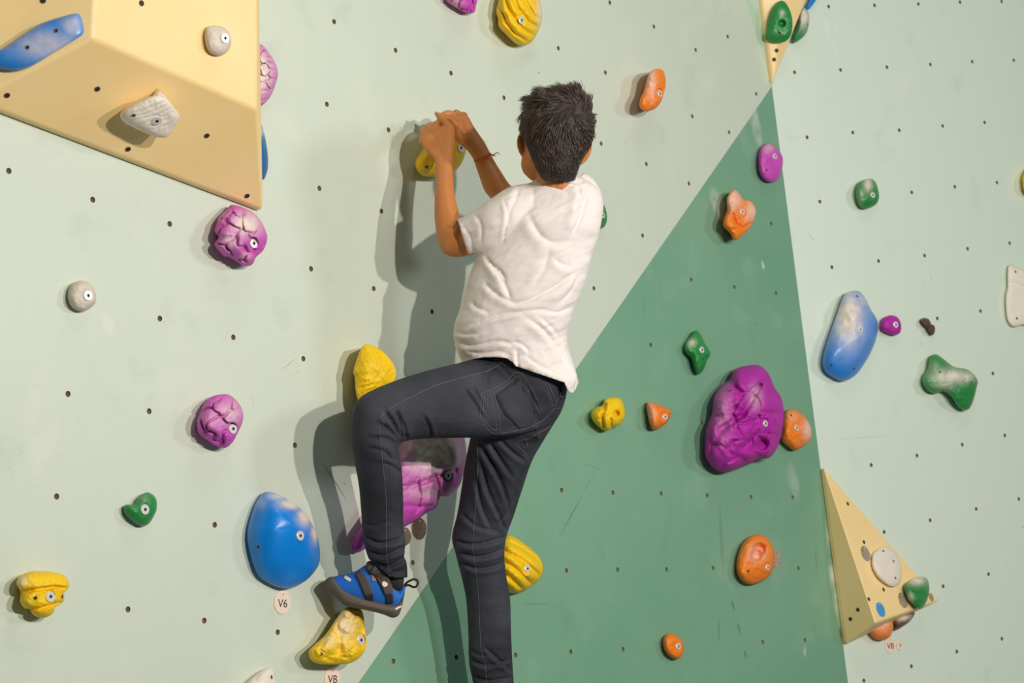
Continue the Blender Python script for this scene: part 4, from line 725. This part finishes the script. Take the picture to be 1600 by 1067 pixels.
# ---- climbing shoes
def shoe(dx, dy, dZ, flex=1):
    T = lambda secs: [(a_ + dx, b_ + dy, c_ + dx, d_ + dy, Z + dZ, w_) for (a_, b_, c_, d_, Z, w_) in secs]
    Z0 = 4.165
    up = T([(504, 911, 504, 919, Z0 - .005, .012), (513, 904.5, 514, 924, Z0, .024), (524, 900, 526, 933, Z0, .032), (540, 897, 540, 942, Z0, .036), (556, 892, 555, 946, Z0, .038), (572, 882, 572, 949, Z0, .04), (588, 880, 588, 953, Z0, .038), (602, 888, 602, 956, Z0, .036), (613, 904, 613, 958, Z0, .034), (623, 919, 622, 955, Z0, .031), (631, 914, 629, 940, Z0, .026), (633.5, 917, 632, 930, Z0, .015)])
    uV, uF = remesh([loft(up, n=28, c0=.004)], .0028, 3)
    sh = surf('climbing_shoe', uV, uF, SHOEB); ut = bvh(uV, uF)
    so = T([(502.8, 911.5, 503.5, 919, Z0 - .005, .016), (512, 903, 514, 926, Z0, .029), (520, 900.5, 521, 932, Z0, .033), (527.5, 908, 529, 938, Z0, .037), (537, 917.5, 538, 946, Z0, .040), (552, 927, 553, 950, Z0, .042), (571, 934.5, 570, 953, Z0, .043), (591, 939.5, 590, 957.5, Z0, .042), (605, 942.5, 603, 961.5, Z0, .041), (615, 943, 613, 965, Z0, .040), (624, 940, 623, 961, Z0, .036), (631.5, 926, 629, 944, Z0, .030), (634, 916, 631.5, 930, Z0, .02)])
    oV, oF = remesh([loft(so, n=28, c0=.003, c1=.003, e=2.8)], .0028, 2)
    oV = wrinkle(oV, oF, [K([(534 + dx, 928 + dy), (552 + dx, 938 + dy), (585 + dx, 944 + dy), (612 + dx, 950 + dy)], 1.8, .0012), K([(600 + dx, 955 + dy), (612 + dx, 959 + dy), (624 + dx, 954 + dy)], 1.6, .0018)])
    surf('sole', oV, oF, RUB, sh); ot = bvh(oV, oF)
    tv = T([(576, 876, 574, 900, Z0 - .002, .036), (590, 877, 588, 905, Z0 - .002, .038), (603, 886, 600, 915, Z0 - .002, .036), (613, 902, 607, 922, Z0, .033)])
    V_, F_ = remesh([loft(tv, n=24, c0=.006)], .003, 3); surf('tongue', V_, F_, STRAPM, sh)
    an_ = T([(606, 884, 604, 925, Z0 - .001, .034), (615, 885, 614, 928, Z0 - .001, .034), (624, 889, 623, 928, Z0 - .001, .033), (631.5, 900, 630, 922, Z0, .028)])
    V2, F2 = remesh([loft(an_, n=24, c0=.004)], .003, 2); surf('ankle_lining', V2, F2, BLK, sh)
    q = lambda L_: [(x + dx, y + dy) for x, y in L_]
    allt = BVHTree.FromPolygons([tuple(v) for v in list(uV) + list(V_)], uF + [tuple(i + len(uV) for i in f) for f in F_])
    patch('strap', allt, q([(560, 896), (567, 905), (572, 916), (577, 928)]), [10, 12, 13, 12], .003, STRAPM, sh, .003)
    patch('strap', allt, q([(583, 888), (593, 897), (601, 910), (608, 927)]), [13, 16, 15, 12], .004, STRAPM, sh, .003)
    patch('strap_end', ut, q([(577.5, 928), (577.5, 937)]), [11, 12], .0018, BLK, sh, .002); patch('strap_end', ut, q([(608, 928), (609.5, 942)]), [11, 11], .0018, BLK, sh, .002)
    patch('lining', allt, q([(580, 894), (584, 902), (584, 908)]), [5, 7, 8], .0016, mat('mauve_suede', srgb(160, 124, 112), .8), sh, .001)
    patch('emblem', ut, q([(538.5, 901), (543, 904), (548, 907)]), [4.5, 5, 4.5], .0006, CREAM, sh, .0006)
    st2 = BVHTree.FromPolygons([tuple(v) for v in list(uV) + list(V_)], uF + [tuple(i + len(uV) for i in f) for f in F_])
    patch('emblem', st2, q([(598, 909), (600.5, 912.5), (602.5, 916)]), [4, 8, 5], .0062, CREAM, sh, .0006)
    patch('emblem', ot, q([(618, 952), (622, 949.5), (627, 947)]), [3, 2.6, 2.2], .0006, CREAM, sh, .0006)
    pts = [(632, 914), (636, 910), (642, 906.5), (648, 905), (652.5, 908), (652, 914), (647, 917.5), (641, 915), (636, 914), (632, 916.5)]
    v, f = tube([(x + dx, y + dy, Z0 + dZ - .002) for x, y in pts], [.0013] * len(pts), n=8, flat=3.0); mk('pull_loop', v, f, BLK, sh)
    return sh
shoe(0, 0, 0)
shoe(168, 208, .215)

# ---- orange thread bracelet on the right wrist
R_ = loft([(741, 252, 767, 240, 4.472, .0205), (741.6, 253, 767.6, 241, 4.472, .0205)], n=24)[0][:24]
v1, f1 = tube(R_ + [R_[0]], [.0012] * 25, n=6, sub=1, world=True, caps=False)
v2, f2 = tube([(764, 240, 4.452), (770, 242, 4.45), (777, 238.5, 4.45), (781, 241.5, 4.45)], [.0016, .0012, .001, .0006], n=6)
v3, f3 = tube([(764, 240, 4.452), (771, 243.5, 4.45), (776, 243, 4.45)], [.0014, .001, .0006], n=6)
v4, f4 = tube([(745, 252, 4.45), (754, 250, 4.447), (764, 240, 4.452)], [.0012, .0016, .002], n=6)
v, f = merge([(v1, f1), (v2, f2), (v3, f3), (v4, f4)]); mk('thread_bracelet', v, f, ORT, person)
